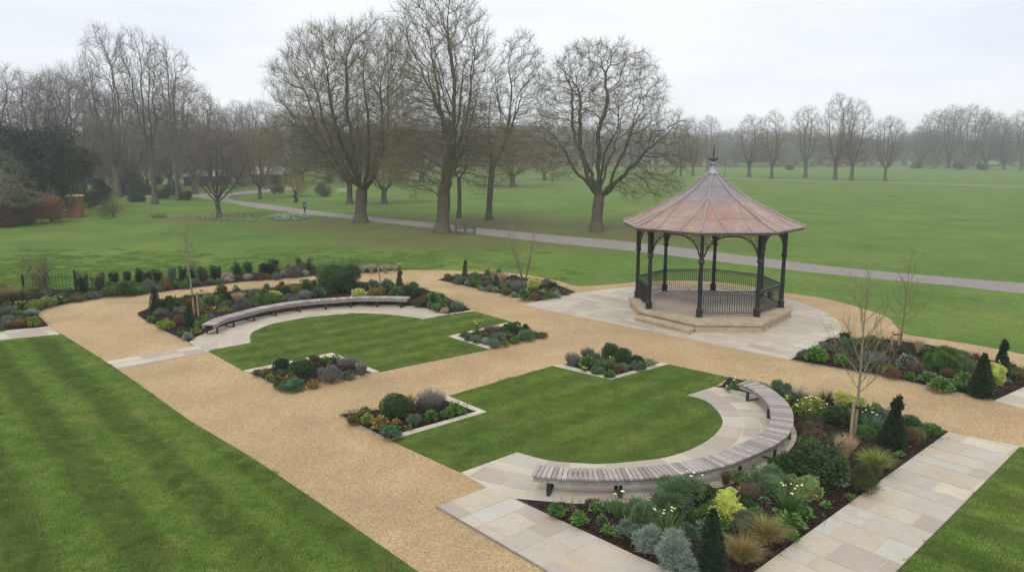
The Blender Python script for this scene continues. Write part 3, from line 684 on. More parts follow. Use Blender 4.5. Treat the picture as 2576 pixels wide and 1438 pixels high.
def grow(seed,H,th,ells,limbs=6,na=1500,D=.4,rise=.2,spread=.5,r0=.4,twigs=3,tl=.9,shell=.55,wig=.25,leader=True,tipr=.013,trop=.12,tw_up=.25,lean=(0,0),droop=0,excur=False,rch=1.0):
    """skeleton grown towards points in the crown. ells: (cx,cy,cz,rx,ry,rz) relative to the base.
    returns node arrays and twig segments"""
    rs=np.random.RandomState(seed)
    # attractors
    vol=np.array([e[3]*e[4]*e[5] for e in ells]); cnt=(na*vol/vol.sum()).astype(int)+1; At=[]
    for e,c in zip(ells,cnt):
        d=nrm(rs.normal(size=(c,3))); r=rs.uniform(0,1,c)**(1/3.); sh=rs.uniform(0,1,c)<shell; r[sh]=rs.uniform(.82,1.0,sh.sum()); r*=rs.uniform(.9,1.08,c)
        At.append(d*r[:,None]*np.array(e[3:])+np.array(e[:3]))
    At=np.concatenate(At); At=At[At[:,2]>th*.55]
    P=[]; par=[]
    def addn(p,q): P.append(np.array(p,float)); par.append(q); return len(P)-1
    k=-1; nst=max(3,int(th/D))
    for i in range(nst+1):
        t=i/nst; k=addn((lean[0]*t+math.sin(t*3+seed)*.05*H/10,lean[1]*t+math.cos(t*2+seed)*.04*H/10,th*t),k)
    trunk_end=k; cz=np.mean([e[2] for e in ells]); 
    cen=np.array([np.average([e[i] for e in ells],weights=vol) for i in range(3)])
    def limb(start,az,reach,top,n0):
        p=P[start].copy(); j=start; L_=math.hypot(reach,top-p[2]); m=max(3,int(L_/D))
        e0=np.array([math.cos(az)*1,math.sin(az)*1,spread]); e0/=np.linalg.norm(e0)
        tgt=np.array([cen[0]+math.cos(az)*reach,cen[1]+math.sin(az)*reach,top])
        for i in range(m):
            t=(i+1)/m; dr=nrm(tgt-p); d=nrm(e0*(1-t)**1.5*.6+dr*(.5+t)+rs.normal(size=3)*wig*.9); p=p+d*D; j=addn(p,j)
        return j
    nlead=0
    if leader: limb(trunk_end,rs.uniform(0,6),.3,H*.86,0)
    nlead=len(P)
    mr=np.mean([max(e[3],e[4]) for e in ells])
    for i in range(limbs):
        az=2*PI*i/limbs+rs.uniform(-.35,.35)+seed; st=(int(trunk_end+(i/limbs)*.55*(nlead-trunk_end)) if (excur and nlead) else (trunk_end-rs.randint(0,max(1,nst//3)) if i%2 else trunk_end))
        f=rs.uniform(.35,.8)*rch; limb(st,az,mr*f*(1.1-.5*i/limbs if excur else 1),(P[st][2]+(H-P[st][2])*rs.uniform(.35,.7)) if excur else th+(H-th)*rs.uniform(.35,.8),0)
    kill=D*1.5; 
    alive=np.ones(len(At),bool); kids={}
    for it in range(140):
        kd=kdtree.KDTree(len(P)); 
        for i,p in enumerate(P): kd.insert(p,i)
        kd.balance(); acc={}; idx=np.nonzero(alive)[0]
        if len(idx)<len(At)*.02: break
        for a in idx:
            co_,i,d=kd.find(At[a])
            if d<kill: alive[a]=False; continue
            v=(At[a]-P[i])/d
            if i in acc: acc[i]+=v
            else: acc[i]=v.copy()
        if not acc: break
        new=0
        for i,v in acc.items():
            if kids.get(i,0)>3: continue
            if par[i]>=0: v=nrm(v)+nrm(P[i]-P[par[i]])*.55
            v=nrm(nrm(v)+np.array([0,0,trop])+rs.normal(size=3)*wig)
            addn(P[i]+v*D,i); kids[i]=kids.get(i,0)+1; new+=1
        if not new: break
    P=np.array(P); par=np.array(par); n=len(P)
    # pipe radii
    ex=2.35; acc=np.zeros(n); ch=[[] for _ in range(n)]
    for i in range(n-1,0,-1):
        if acc[i]==0: acc[i]=tipr**ex
        acc[par[i]]+=acc[i]; ch[par[i]].append(i)
    rad=acc**(1/ex); rad=tipr*(rad/tipr)**(math.log(r0/tipr)/math.log(rad[0]/tipr)); 
    rad[:3]*=np.linspace(1.55,1.05,3)[:len(rad[:3])]
    if droop:
        hr=np.hypot(P[:,0]-cen[0],P[:,1]-cen[1]); 
    mainc=np.full(n,-1)
    for i in range(n):
        if ch[i]: mainc[i]=max(ch[i],key=lambda c:acc[c])
    din=np.zeros((n,3)); din[1:]=nrm(P[1:]-P[par[1:]]); din[0]=(0,0,1)
    dn=din.copy(); hm=mainc>=0; dn[hm]=nrm(din[hm]+din[mainc[hm]])
    c=np.arange(1,n); p=par[1:]; ismain=mainc[p]==c
    da=np.where(ismain[:,None],dn[p],din[c]); ra=np.where(ismain,rad[p],rad[c]*1.1); db=dn[c]; rb=rad[c]
    A=P[p]; B=P[c]
    # twigs
    thin=np.nonzero((rad<tipr*3.6)&(np.arange(n)>nst))[0]; src=np.repeat(thin,twigs)
    tipm=np.array([not ch[i] for i in thin]); src=np.concatenate([src,np.repeat(thin[tipm],3)])
    m=len(src); base=din[src]; rnd=nrm(rs.normal(size=(m,3))); d1=nrm(base*.8+rnd*.75+np.array([0,0,tw_up])); l1=tl*rs.uniform(.35,1,m)*.5
    s1=P[src]; e1=s1+d1*l1[:,None]; d2=nrm(d1+nrm(rs.normal(size=(m,3)))*.45+np.array([0,0,tw_up*.7])); l2=tl*rs.uniform(.35,1,m)*.5; e2=e1+d2*l2[:,None]
    d3=nrm(d1+nrm(rs.normal(size=(m,3)))*.9+np.array([0,0,tw_up*.7])); e3=e1+d3*l2[:,None]*.8
    t1=tipr*.75; tw=[(s1,e1,np.full(m,t1),np.full(m,t1*.7),d1,d2),(e1,e2,np.full(m,t1*.7),np.full(m,t1*.35),d2,d2),(e1,e3,np.full(m,t1*.6),np.full(m,t1*.3),d3,d3)]
    d4=nrm(d2+nrm(rs.normal(size=(m,3)))*.9+np.array([0,0,tw_up])); e4=e2+d4*l2[:,None]*.6; tw.append((e2,e4,np.full(m,t1*.35),np.full(m,t1*.25),d4,d4))
    istr=(B[:,2]<=th*1.02)&(rb>r0*.45)|((p<=nst)&(c<=nst))
    return dict(A=A,B=B,ra=ra,rb=rb,da=da,db=db,tr=istr,tw=tw)
def treemesh(g,bark,twig,lod=8):
    def mk(sel,ns):
        Vs=[];Fs=[];o=0
        r=g['rb']
        for lo,hi,n in ns:
            s=sel&(r>=lo)&(r<hi)
            if s.any():
                V,F=tubes(g['A'][s],g['B'][s],g['ra'][s],g['rb'][s],g['da'][s],g['db'][s],n); Vs.append(V); Fs.append(F+o); o+=len(V)
        return Vs,Fs,o
    Vt,Ft,_=mk(g['tr'],[(0,99,12)])
    Vc,Fc,o=mk(~g['tr'],[(0,.03,3),(.03,.09,5),(.09,99,8)])
    nb=sum(len(f) for f in Fc)
    for t in g['tw']:
        V,F=tubes(*t,3); Vc.append(V); Fc.append(F+o); o+=len(V)
    Fc=np.concatenate(Fc); mi=np.zeros(len(Fc),int); mi[nb:]=1
    thin=0
    return (np.concatenate(Vt),np.concatenate(Ft)),(np.concatenate(Vc),Fc,mi)
TN=0
def tree(name,pos,g,bark,twig,label,group=None,cat='tree',rz=0,sc=1):
    e=empty(name,(*pos,0),label,cat,group,rz); e.scale=(sc,)*3
    (V,F),(V2,F2,mi)=treemesh(g,bark,twig)
    npmesh('trunk',V,F,[bark],e,smooth=True); npmesh('crown',V2,F2,[bark,twig],e,mi,smooth=True)
    return e
def atp(x,y): return G(x,y,0)
# six trees one can tell apart, on the lawn beyond the garden
T=[]
p=atp(910,560)
T.append(tree('bare_tree',p,grow(11,19.5,3.4,[(-1.2,0,12.2,7.0,6,6.4),(-6,1,7.4,4.4,4,3.6),(3.2,-1,8,4.2,5,4),(1.8,1,15.3,3.6,3.6,4.1),(-3,0,5.2,5,4,1.8)],limbs=14,rch=1.5,na=6800,D=.38,r0=.56,twigs=4,tl=1.3,trop=.25,tw_up=.45,spread=.25,shell=.45,wig=.16),BARK,TWIG,'wide dense leafless tree with a stout trunk beside the tarmac path','trees on the lawn beyond the garden'))
p=atp(1115,585)
T.append(tree('bare_tree',p,grow(5,19.9,3.2,[(0,0,13.2,4.7,4.6,6.8),(3.8,0,6.3,3.4,3.5,3),(-1.8,0,5.6,3.6,3.4,2.6),(0,0,9,4.8,4,4)],limbs=13,excur=True,na=5200,D=.38,r0=.55,twigs=4,tl=1.1,trop=.3,tw_up=.3,spread=1.0,shell=.45,wig=.16),BARK,TWIG,'tallest leafless tree with upswept limbs next to the park bench','trees on the lawn beyond the garden'))
p=atp(1232,552)
T.append(tree('bare_tree',p,grow(23,18.8,5.2,[(3.2,0,13.5,2.6,3,5),(0,0,8.5,4.6,4,3.6),(4.6,0,9,2.2,2,2.4)],limbs=8,excur=True,na=2900,D=.38,r0=.30,twigs=4,tl=1.0,trop=.2,spread=.8,wig=.15,lean=(.2,0)),BARK,TWIG,'slim leafless tree leaning out behind the tallest tree','trees on the lawn beyond the garden'))
p=atp(1503,581)
T.append(tree('bare_tree',p,grow(42,16.3,3.0,[(0,0,10.6,5.6,5,5.5),(5.0,0,7.2,3.4,3.6,3.4),(-3.6,0,7.2,2.8,3,3.2),(4.2,0,4,3.2,2.6,1.4)],limbs=9,rch=1.5,na=4300,D=.38,r0=.48,twigs=4,tl=1.05,trop=.12,tw_up=.12,spread=.85,shell=.5,wig=.27),BARK,TWIG,'spreading leafless tree standing alone behind the bandstand roof, open rounded crown','trees on the lawn beyond the garden'))
p=atp(551,547)
T.append(tree('young_bare_tree',p,grow(8,9.6,1.9,[(0,0,6.2,4.0,3.6,3.2),(.5,0,4.2,3.6,3,1.6)],limbs=9,na=1500,D=.28,r0=.25,twigs=4,tl=.9,trop=.22,spread=.55,tw_up=.3,wig=.15),BARKG,TWIGP,'small vase-shaped purple grey tree next to the white flowers','trees on the lawn beyond the garden'))
p=atp(1155,548)
T.append(tree('bare_tree',p,grow(31,12,4,[(0,0,8,3,3,4)],limbs=4,na=1000,D=.42,r0=.21,twigs=3,tl=.9),BARK,TWIG,'thin-trunked leafless tree just behind the tallest tree','trees on the lawn beyond the garden'))
# prototypes for the trees farther off
def proto(g,bark,twig):
    (V,F),(V2,F2,mi)=treemesh(g,bark,twig)
    a=npmesh('trunk',V,F,[bark],None,smooth=True); b=npmesh('crown',V2,F2,[bark,twig],None,mi,smooth=True)
    COL.objects.unlink(a); COL.objects.unlink(b); return (a,b)
kw=dict(tipr=.018,twigs=3)
PR={
 'lime':proto(grow(51,20,3.6,[(0,0,12,4.6,4.6,7.6),(0,0,7,5,5,3)],limbs=7,na=1600,D=.55,r0=.50,tl=1.7,trop=.3,spread=1.0,**kw),BARKG,TWIGP),
 'lime_b':proto(grow(52,20,3.2,[(0,0,12,4.4,4.4,7.6),(0,0,6,4,4,2.6)],limbs=6,na=1400,D=.55,r0=.45,tl=1.7,trop=.3,spread=1.2,**kw),BARKG,TWIGB),
 'round':proto(grow(53,20,3.6,[(0,0,12,6.2,6,7)],limbs=7,na=1900,D=.55,r0=.5,tl=1.6,trop=.15,spread=.6,**kw),BARKG,TWIGP),
 'open':proto(grow(54,20,4.2,[(1,0,13,5,5,6.4),(-3,0,9,3,3,3)],limbs=6,na=1000,D=.55,r0=.55,tl=1.5,trop=.12,spread=.6,wig=.3,**kw),BARKG,TWIGP),
 'dense':proto(grow(55,20,2.2,[(0,0,10.5,6.4,6,8.2)],limbs=9,na=2000,D=.6,r0=.45,tipr=.018,twigs=5,tl=2.0,trop=.2,spread=.6),BARKG,TWIGP),
 'bud':proto(grow(56,20,3,[(0,0,11,6,6,7.6)],limbs=8,na=1800,D=.6,r0=.45,tipr=.02,twigs=5,tl=1.9,trop=.1,spread=.6,tw_up=.05),BARK,TWIGO),
 'tall':proto(grow(57,20,6.5,[(-1.2,0,14,2.9,2.9,5.6),(2.0,0,13,2.6,2.6,4.8),(0,0,8.5,4.4,4,2.8)],limbs=5,na=1700,D=.5,r0=.42,tl=1.3,trop=.3,spread=1.4,**kw),BARKG,TWIGP),
}
def place(kind,x,y,top,wide,label,group,name='bare_tree',rz=None,dist=None,mats=None):
    "tree whose foot is seen at (x,y) and whose top is seen at height top"
    X,Y=G(x,y); 
    if dist: k=dist/Y; X*=k; Y*=k
    ang=math.atan((719-top)/FP)-PITCH; h=CH+Y*math.tan(ang); s=h/21.0
    hw=wide/PXM(X,Y)/2/{'lime':5.3,'lime_b':4.9,'round':6.6,'open':6.3,'dense':6.9,'bud':6.5,'tall':5.4}[kind] if wide else s
    e=empty(name,(X,Y,0),label,'tree',group,rz if rz is not None else random.Random(int(x*7+y)).uniform(0,6)); e.scale=(hw,hw,s)
    for o in PR[kind]:
        c=o.copy(); COL.objects.link(c); c.parent=e
        if mats:
            pass
    return e
GR='line of trees across the big field'
place('lime',1884,445,279,88,'rounded leafless tree at the near end of the field row, next to the bandstand spire',GR)
place('lime_b',1940,449,268,78,'slender leafless tree, second in the field row counted from the bandstand',GR)
place('open',2025,447,250,98,'forked open-crowned leafless tree in the middle of the field row',GR)
place('lime',2100,452,221,96,'tallest tree of the field row with a straight trunk',GR)
place('lime_b',2142,454,240,92,'tree in the field row crowding against its tallest neighbour',GR)
place('round',2226,456,277,92,'low wide tree ending the field row, with faint greenish buds',GR)
place('lime_b',1742,443,290,70,'thin hazy tree seen just past the spreading tree by the bandstand','thin trees beyond the spreading tree')
place('open',1712,444,300,60,'slight hazy tree beside the twigs of the spreading tree','thin trees beyond the spreading tree')
GL='bare trees of the wood behind the brick pillar'
for k,x,y,t,wd,l in [
 ('tall',390,514,38,170,'very tall leafless tree with a thick pale base and forked top in the wood'),
 ('tall',448,503,62,150,'very tall leafless tree immediately behind the thick pale trunk'),
 ('lime',298,497,34,160,'tall slender tree rising above the dark evergreen and olive bush'),
 ('round',60,500,138,250,'broad leafless tree rising behind the dark evergreen'),
 ('dense',205,490,128,210,'dense purple grey tree filling the gap beside the dark evergreen'),
 ('round',160,478,150,190,'leafless tree half hidden behind the dark evergreen'),
 ('dense',330,482,190,180,'dense leafless tree behind the brick pillar path'),
 ('round',490,488,175,170,'rounded leafless tree behind the pale roofed shed'),
 ('dense',430,470,230,170,'low dense purple tree behind the shed'),
 ('lime_b',530,476,232,110,'slim tree above the small vase-shaped tree'),
 ('bud',655,501,300,120,'brownish budding tree growing at the path junction'),
 ('lime',612,468,240,110,'leafless tree behind the path junction'),
 ('round',660,466,232,120,'leafless tree farther behind the budding tree'),
 ('dense',575,460,250,140,'dense tree behind the small vase-shaped tree'),
 ('dense',-30,492,165,210,'leafless tree cut by the picture edge beyond the evergreen')]:
    place(k,x,y,t,wd,l,GL)
for k,x,y,t,wd,l in [('dense',95,480,335,150,'dark twiggy thicket behind the evergreen'),('dense',215,478,360,130,'purple brown thicket rising over the brick pillar'),('dense',300,474,375,120,'purple brown thicket between the slender tree and the olive bush'),
 ('dense',372,470,362,130,'twiggy thicket behind the thick pale trunk'),('dense',440,466,380,110,'twiggy thicket behind the shed wall'),('dense',520,464,370,110,'low thicket past the end of the shed'),('dense',600,462,365,120,'low thicket behind the path junction'),
 ('bud',170,486,380,110,'brown thicket beside the dark evergreen'),('dense',260,468,300,130,'mid-height purple thicket in the wood'),('dense',480,462,310,140,'mid-height purple thicket over the shed')]:
    place(k,x,y,t,wd,l,'thickets under the wood')
GM='trees seen through the big bare trees'
for k,x,y,t,wd,l in [
 ('lime',880,513,250,150,'leafless tree growing right behind the stout trunk'),('bud',968,513,280,190,'brown budding tree between the two stoutest trunks'),
 ('dense',760,465,250,200,'dense tree over the yellow willow shrub'),('dense',830,458,262,170,'dense tree behind the pale picnic bench'),
 ('bud',1290,470,300,190,'ochre budding tree behind the slim leaning tree'),
 ('dense',1060,458,285,200,'hazy tree behind the tallest tree'),
 ('bud',1370,452,345,110,'low ochre tree at the field edge')]:
    place(k,x,y,t,wd,l,GM)
GF='hazy trees on the far side of the field'
for i,(k,x,y,t,wd,l) in enumerate([
 ('round',2350,425,262,100,'broad hazy tree starting the distant clump'),('lime',2385,424,254,90,'hazy tree in the distant clump with two stems close together'),
 ('round',2430,426,248,110,'tall hazy tree crowning the distant clump'),('dense',2480,426,265,100,'dense hazy tree inside the distant clump'),
 ('dense',2525,427,290,90,'lower hazy tree ending the distant clump'),('open',2568,429,262,100,'hazy open tree at the picture edge of the distant clump'),
 ('round',2315,424,305,80,'small hazy tree leading into the distant clump'),('lime',1780,430,282,70,'hazy tree above the bandstand roof'),
 ('dense',2620,428,270,110,'hazy tree just past the distant clump')]):
    place(k,x,y,t,wd,l,GF)
# far-off woodland that reads as one band
def woodland(name,spots,seed,mats):
    rs=random.Random(seed); Vs=[];Fs=[];mi=[];o=0
    for x,y,t,wd,kind in spots:
        X,Y=G(x,y); h=CH+Y*math.tan(math.atan((719-t)/FP)-PITCH); sz=h/21; hw=wd/PXM(X,Y)/13.2; a=rs.uniform(0,6.3); c_,s_=math.cos(a),math.sin(a)
        for q in PR[kind]:
            me=q.data; V=np.empty(len(me.vertices)*3,np.float32); me.vertices.foreach_get('co',V); V=V.reshape(-1,3)
            F=np.empty(len(me.loops),np.int32); me.loops.foreach_get('vertex_index',F); F=F.reshape(-1,4)
            V=np.c_[(V[:,0]*c_-V[:,1]*s_)*hw+X,(V[:,0]*s_+V[:,1]*c_)*hw+Y,V[:,2]*sz]; Vs.append(V); Fs.append(F+o); o+=len(V)
    ob=npmesh(name,np.concatenate(Vs),np.concatenate(Fs),mats,None); return ob
rs=random.Random(9); sp=[]
for i in range(84):
    x=-140+i*34+rs.uniform(-15,15); t=330+rs.uniform(-26,22)
    if 650<x<1500: t-=8
    if x>2250: t=335+rs.uniform(-20,15)
    sp.append((x,418+rs.uniform(-4,2),t,rs.uniform(110,170),rs.choice(['dense','round','dense'])))
sp+=[(-140+i*52+rs.uniform(-20,20),417+rs.uniform(-3,3),384+rs.uniform(-14,10),rs.uniform(60,110),'dense') for i in range(54)]
tag(woodland('distant_woodland',sp,4,[TWIGP]),'hazy grey band of woodland closing the field','woodland',kind='stuff')
# ---------------------------------------------------------------- plants
PAL={'dark green':((.060,.120,.032),(.020,.045,.015)),'yew green':((.030,.062,.024),(.012,.026,.012)),'green':((.125,.235,.045),(.045,.10,.022)),
'bright green':((.13,.27,.04),(.04,.11,.02)),'sage green':((.17,.22,.14),(.06,.09,.055)),'silver':((.30,.37,.30),(.13,.18,.135)),'blue green':((.115,.21,.11),(.04,.09,.045)),
'olive':((.17,.18,.04),(.06,.07,.02)),'yellow green':((.28,.32,.05),(.08,.13,.02)),'yellow':((.66,.66,.17),(.28,.34,.06)),'amber':((.36,.24,.05),(.14,.12,.03)),
'bronze':((.33,.26,.09),(.13,.11,.03)),'tan':((.62,.48,.30),(.30,.20,.11)),'rust':((.25,.15,.07),(.10,.065,.03)),'purple brown':((.20,.15,.10),(.08,.06,.04)),
'purple grey':((.21,.20,.195),(.08,.08,.075)),'grey lavender':((.26,.265,.235),(.10,.105,.085)),'whitish':((.50,.46,.40),(.22,.18,.15)),'feathery grey green':((.17,.255,.13),(.065,.115,.05)),
'variegated':((.42,.45,.17),(.07,.14,.04)),'brown':((.19,.13,.09),(.07,.045,.03)),'dark olive':((.11,.115,.04),(.04,.045,.018))}
FL={'y':(.85,.68,.08),'w':(.85,.84,.72),'p':(.80,.74,.28),'m':(.45,.16,.22)}
FLM={k:mat('petals',None,.6,.3,0,c) for k,c in FL.items()}
STEMM=two('plant stems',(.10,.09,.05),(.18,.15,.09),20,.8,.2)
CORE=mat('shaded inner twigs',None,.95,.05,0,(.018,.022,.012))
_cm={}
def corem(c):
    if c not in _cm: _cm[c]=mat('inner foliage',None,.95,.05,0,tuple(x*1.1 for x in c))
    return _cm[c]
def leafs(P,Dr,Ln,Wd,rs,fold=.25):
    n=len(P); Dr=nrm(Dr); S_=nrm(np.cross(Dr,rs.normal(size=(n,3)))); Nn=np.cross(S_,Dr); Ln=np.broadcast_to(Ln,(n,))[:,None]; Wd=np.broadcast_to(Wd,(n,))[:,None]
    mid=P+Dr*Ln*.5+Nn*Wd*fold
    V=np.stack([P,mid+S_*Wd*.5,P+Dr*Ln,mid-S_*Wd*.5],1).reshape(-1,3); F=np.arange(4*n).reshape(n,4); return V,F
def blades(P,D0,Ln,Wd,rs,drop=.6,seg=4):
    n=len(P); D0=nrm(D0); Ln=np.broadcast_to(Ln,(n,)); Wd=np.broadcast_to(Wd,(n,)); S_=nrm(np.cross(D0,np.array([0,0,1.])+rs.normal(size=(n,3))*.3))
    p=P.copy(); d=D0.copy(); rows=[]
    for i in range(seg+1):
        w_=Wd*(1-(i/seg)**1.5*.93)*.5; rows+= [p-S_*w_[:,None],p+S_*w_[:,None]]
        p=p+d*(Ln/seg)[:,None]; d=nrm(d+np.array([0,0,-1.])*(drop*rs.uniform(.5,1.4,n)*(i+1)/seg)[:,None]*.55)
    V=np.stack(rows,1).reshape(-1,3); k=2*(seg+1); b=(np.arange(n)*k)[:,None,None]
    q=np.array([[2*i,2*i+1,2*i+3,2*i+2] for i in range(seg)])[None]; F=(b+q).reshape(-1,4); return V,F
def dome(n,rs,up=0.0):
    d=nrm(rs.normal(size=(n,3))); d[:,2]=np.abs(d[:,2]) if up<0 else d[:,2]; return d
def lobes(w,h,k,rs):
    o=[]
    for i in range(k):
        a=rs.uniform(0,6.28); r=w*.5*rs.uniform(.25,.80); s=rs.uniform(.20,.44)*min(w,h*1.6); z=rs.uniform(.18,.80)*h*(1.05-.5*(r/w*2)**2)
        o.append((r*math.cos(a),r*math.sin(a),min(z,h-s*.45),s*rs.uniform(.8,1.2)))
    o.append((rs.uniform(-.1,.1)*w,rs.uniform(-.1,.1)*w,h*.62,min(w,h)*.46)); return o
def blob(c,r,rs,k=8):
    mb=MB(); mb.lathe([(r[0]*math.sin(t)+1e-3,-r[2]*math.cos(t)) for t in np.linspace(0,PI,6)],k,c); return np.array(mb.v),mb.f
def plantmesh(kind,w,h,rs,far):
    "list of (V,F) leaf sets and an optional core"
    q=1.0 if not far else .6
    area=w*w*.8+w*h*2.2
    sets=[]; core=None; tips=None
    if kind=='ball':
        n=int(min(9000,area*1500*q)+150); d=nrm(rs.normal(size=(n,3))); lump=1+.07*np.sin(d[:,0]*5+d[:,2]*4)+.05*np.sin(d[:,1]*9+1)
        P=d*np.array([w/2,w/2,h/2])*(rs.uniform(.86,1.0,n)*lump)[:,None]+np.array([0,0,h/2]); sets.append(leafs(P,d*.7+rs.normal(size=(n,3))*.6+np.array([0,0,.2]),rs.uniform(.03,.055,n),.026,rs)); core=((0,0,h/2),(w*.42,w*.42,h*.42))
    elif kind=='cone':
        n=int(min(9000,area*1700*q)+200); t=rs.uniform(0,1,n)**1.35; z=t*h; a=rs.uniform(0,6.28,n)
        bul=np.sin(np.clip(t,0,1)*PI)**.5*.12; r=(w/2)*np.clip(1-t,.03,1)**.8*np.where(t<.08,.75+t*3,1)*(1+.08*np.sin(a*3+z*6))+bul*w*.2; r*=rs.uniform(.82,1.04,n)
        P=np.c_[r*np.cos(a),r*np.sin(a),z]; d=np.c_[np.cos(a),np.sin(a),np.full(n,.7)]+rs.normal(size=(n,3))*.5; sets.append(leafs(P,d,rs.uniform(.04,.08,n),.024,rs)); core='cone'
    elif kind=='topped cone':
        A=plantmesh('cone',w,h*.84,rs,far)[0][0]; B=plantmesh('mound',w*.42,h*.28,rs,far)[0]; B=(np.concatenate([b[0] for b in B]),np.concatenate([b[1]+sum(len(c[0]) for c in B[:i_]) for i_,b in enumerate(B)])); sets+= [A,(B[0]+np.array([.03,0,h*.76]),B[1])]; core='cone'
    elif kind in('mound','shrub','feathery','heath'):
        L_=lobes(w,h,{'mound':8,'shrub':16,'feathery':14,'heath':10}[kind],rs); dens={'mound':1100,'shrub':900,'feathery':1500,'heath':1500}[kind]
        for c in L_:
            s=c[3]; n=int(min(3500,s*s*4*dens*q)+40); d=nrm(rs.normal(size=(n,3))); d[:,2]=np.where(d[:,2]<-.45,-d[:,2],d[:,2])
            P=d*s*.5*np.array([1,1,.9])*rs.uniform(.72,1.05,n)[:,None]*(1+.1*np.sin(d[:,0:1]*7+c[0]*9))+np.array(c[:3]); P[:,2]=np.clip(P[:,2],.01,h*1.05)
            if kind=='feathery': sets.append(leafs(P,d+rs.normal(size=(n,3))*.35+np.array([0,0,.35]),rs.uniform(.06,.12,n),.011,rs))
            elif kind=='heath': sets.append(leafs(P,d*.5+rs.normal(size=(n,3))*.25+np.array([0,0,1]),rs.uniform(.06,.13,n),.012,rs))
            elif kind=='shrub': sets.append(leafs(P,d*.7+rs.normal(size=(n,3))*.6,rs.uniform(.05,.10,n),.035,rs))
            else: sets.append(leafs(P,d*.8+rs.normal(size=(n,3))*.5,rs.uniform(.035,.07,n),.034,rs))
        # loose shoots that break the outline
        ns=int(14+area*14); a=rs.uniform(0,6.28,ns); el=rs.uniform(.15,1.45,ns); D0=np.c_[np.cos(a)*np.cos(el),np.sin(a)*np.cos(el),np.sin(el)]
        env=1/np.sqrt((D0[:,0]**2+D0[:,1]**2)/(w*.5)**2+D0[:,2]**2/(h*.98)**2)*rs.uniform(.85,1.12,ns); k=14; t=np.tile(np.linspace(.5,1,k),ns); P=np.repeat(D0*env[:,None],k,0)*t[:,None]+rs.normal(size=(ns*k,3))*.012; P[:,2]=np.clip(P[:,2],.02,9)
        lw={'feathery':(.09,.011),'heath':(.08,.011),'shrub':(.075,.034),'mound':(.05,.028)}[kind]
        sets.append(leafs(P,np.repeat(D0,k,0)*.8+rs.normal(size=(ns*k,3))*.55,rs.uniform(.6,1.2,ns*k)*lw[0],lw[1],rs))
        # skirt down to the soil
        n=int(area*500*q)+40; a=rs.uniform(0,6.28,n); r=w*.5*rs.uniform(.45,.85,n); P=np.c_[r*np.cos(a),r*np.sin(a),rs.uniform(.02,.45,n)*h]
        sets.append(leafs(P,np.c_[np.cos(a),np.sin(a),rs.uniform(-.2,.8,n)],rs.uniform(.04,.08,n),.03 if kind in('mound','shrub') else .012,rs)); core=((0,0,h*.42),(w*.33,w*.33,h*.40))
        if kind=='shrub' and h>.9:
            n=60; a=rs.uniform(0,6.28,n); tp=np.c_[np.cos(a)*w*.45,np.sin(a)*w*.45,rs.uniform(.6,1.08,n)*h]; P=np.repeat(tp,14,0)*rs.uniform(.75,1.05,(n*14,1)); sets.append(leafs(P,rs.normal(size=(n*14,3))+np.array([0,0,.5]),rs.uniform(.05,.1,n*14),.03,rs))
    elif kind=='spikes':
        n=int(min(420,area*330)+30); a=rs.uniform(0,6.28,n); r=np.sqrt(rs.uniform(0,1,n)); lean=r*.65*w/max(h,.2)*.8
        D0=nrm(np.c_[np.cos(a)*lean,np.sin(a)*lean,np.ones(n)]); P0=np.c_[np.cos(a)*r*w*.22,np.sin(a)*r*w*.22,np.zeros(n)]; Ls=h*rs.uniform(.65,1.05,n)*(1-.25*r)
        k=int(16*q)+4; t=np.tile(np.linspace(.2,1,k),n); P=np.repeat(P0,k,0)+np.repeat(D0,k,0)*(np.repeat(Ls,k)*t)[:,None]
        sets.append(leafs(P,np.repeat(D0,k,0)*1.0+rs.normal(size=(n*k,3))*.45,rs.uniform(.03,.06,n*k),.009,rs)); V,F=blades(P0,D0,Ls,.008,rs,.05,2); sets.append((V,F)); core=((0,0,h*.28),(w*.25,w*.25,h*.27))
    elif kind in('grass','plume'):
        n=int(min(900,area*900)+160); a=rs.uniform(0,6.28,n); r=np.sqrt(rs.uniform(0,1,n)); ln=r*(w/h)*(.72 if kind=='grass' else .42)
        D0=np.c_[np.cos(a)*ln,np.sin(a)*ln,np.ones(n)]; P=np.c_[np.cos(a)*r*w*.12,np.sin(a)*r*w*.12,np.zeros(n)]
        sets.append(blades(P,D0,np.minimum(h,w*.8)*rs.uniform(.6,1.12,n)*(1.0 if kind=='grass' else h/np.minimum(h,w*.8)*.95),.008,rs,1.0 if kind=='grass' else .6,5))
    elif kind=='strap':
        n=int(min(160,area*170)+24); a=rs.uniform(0,6.28,n); r=np.sqrt(rs.uniform(0,1,n)); ln=r*(w/h)*.8
        sets.append(blades(np.c_[np.cos(a)*r*w*.15,np.sin(a)*r*w*.15,np.zeros(n)],np.c_[np.cos(a)*ln,np.sin(a)*ln,np.ones(n)],h*rs.uniform(.65,1.1,n),.017,rs,.4,4))
    elif kind=='leafy':
        n=int(min(260,area*230)+24); a=rs.uniform(0,6.28,n); r=np.sqrt(rs.uniform(0,1,n)); P=np.c_[np.cos(a)*r*w*.36,np.sin(a)*r*w*.36,h*(.15+.75*(1-r*r*.8))*rs.uniform(.7,1,n)]
        s=min(.16,max(.07,w*.22)); sets.append(leafs(P,np.c_[np.cos(a)*(.3+r),np.sin(a)*(.3+r),.55-.5*r]+rs.normal(size=(n,3))*.3,rs.uniform(.7,1.2,n)*s,s*.55,rs,.12))
        st=leafs(P*np.array([.2,.2,0]),P+1e-3,np.linalg.norm(P,axis=1),.008,rs); sets.append(st)
    elif kind=='columnar':
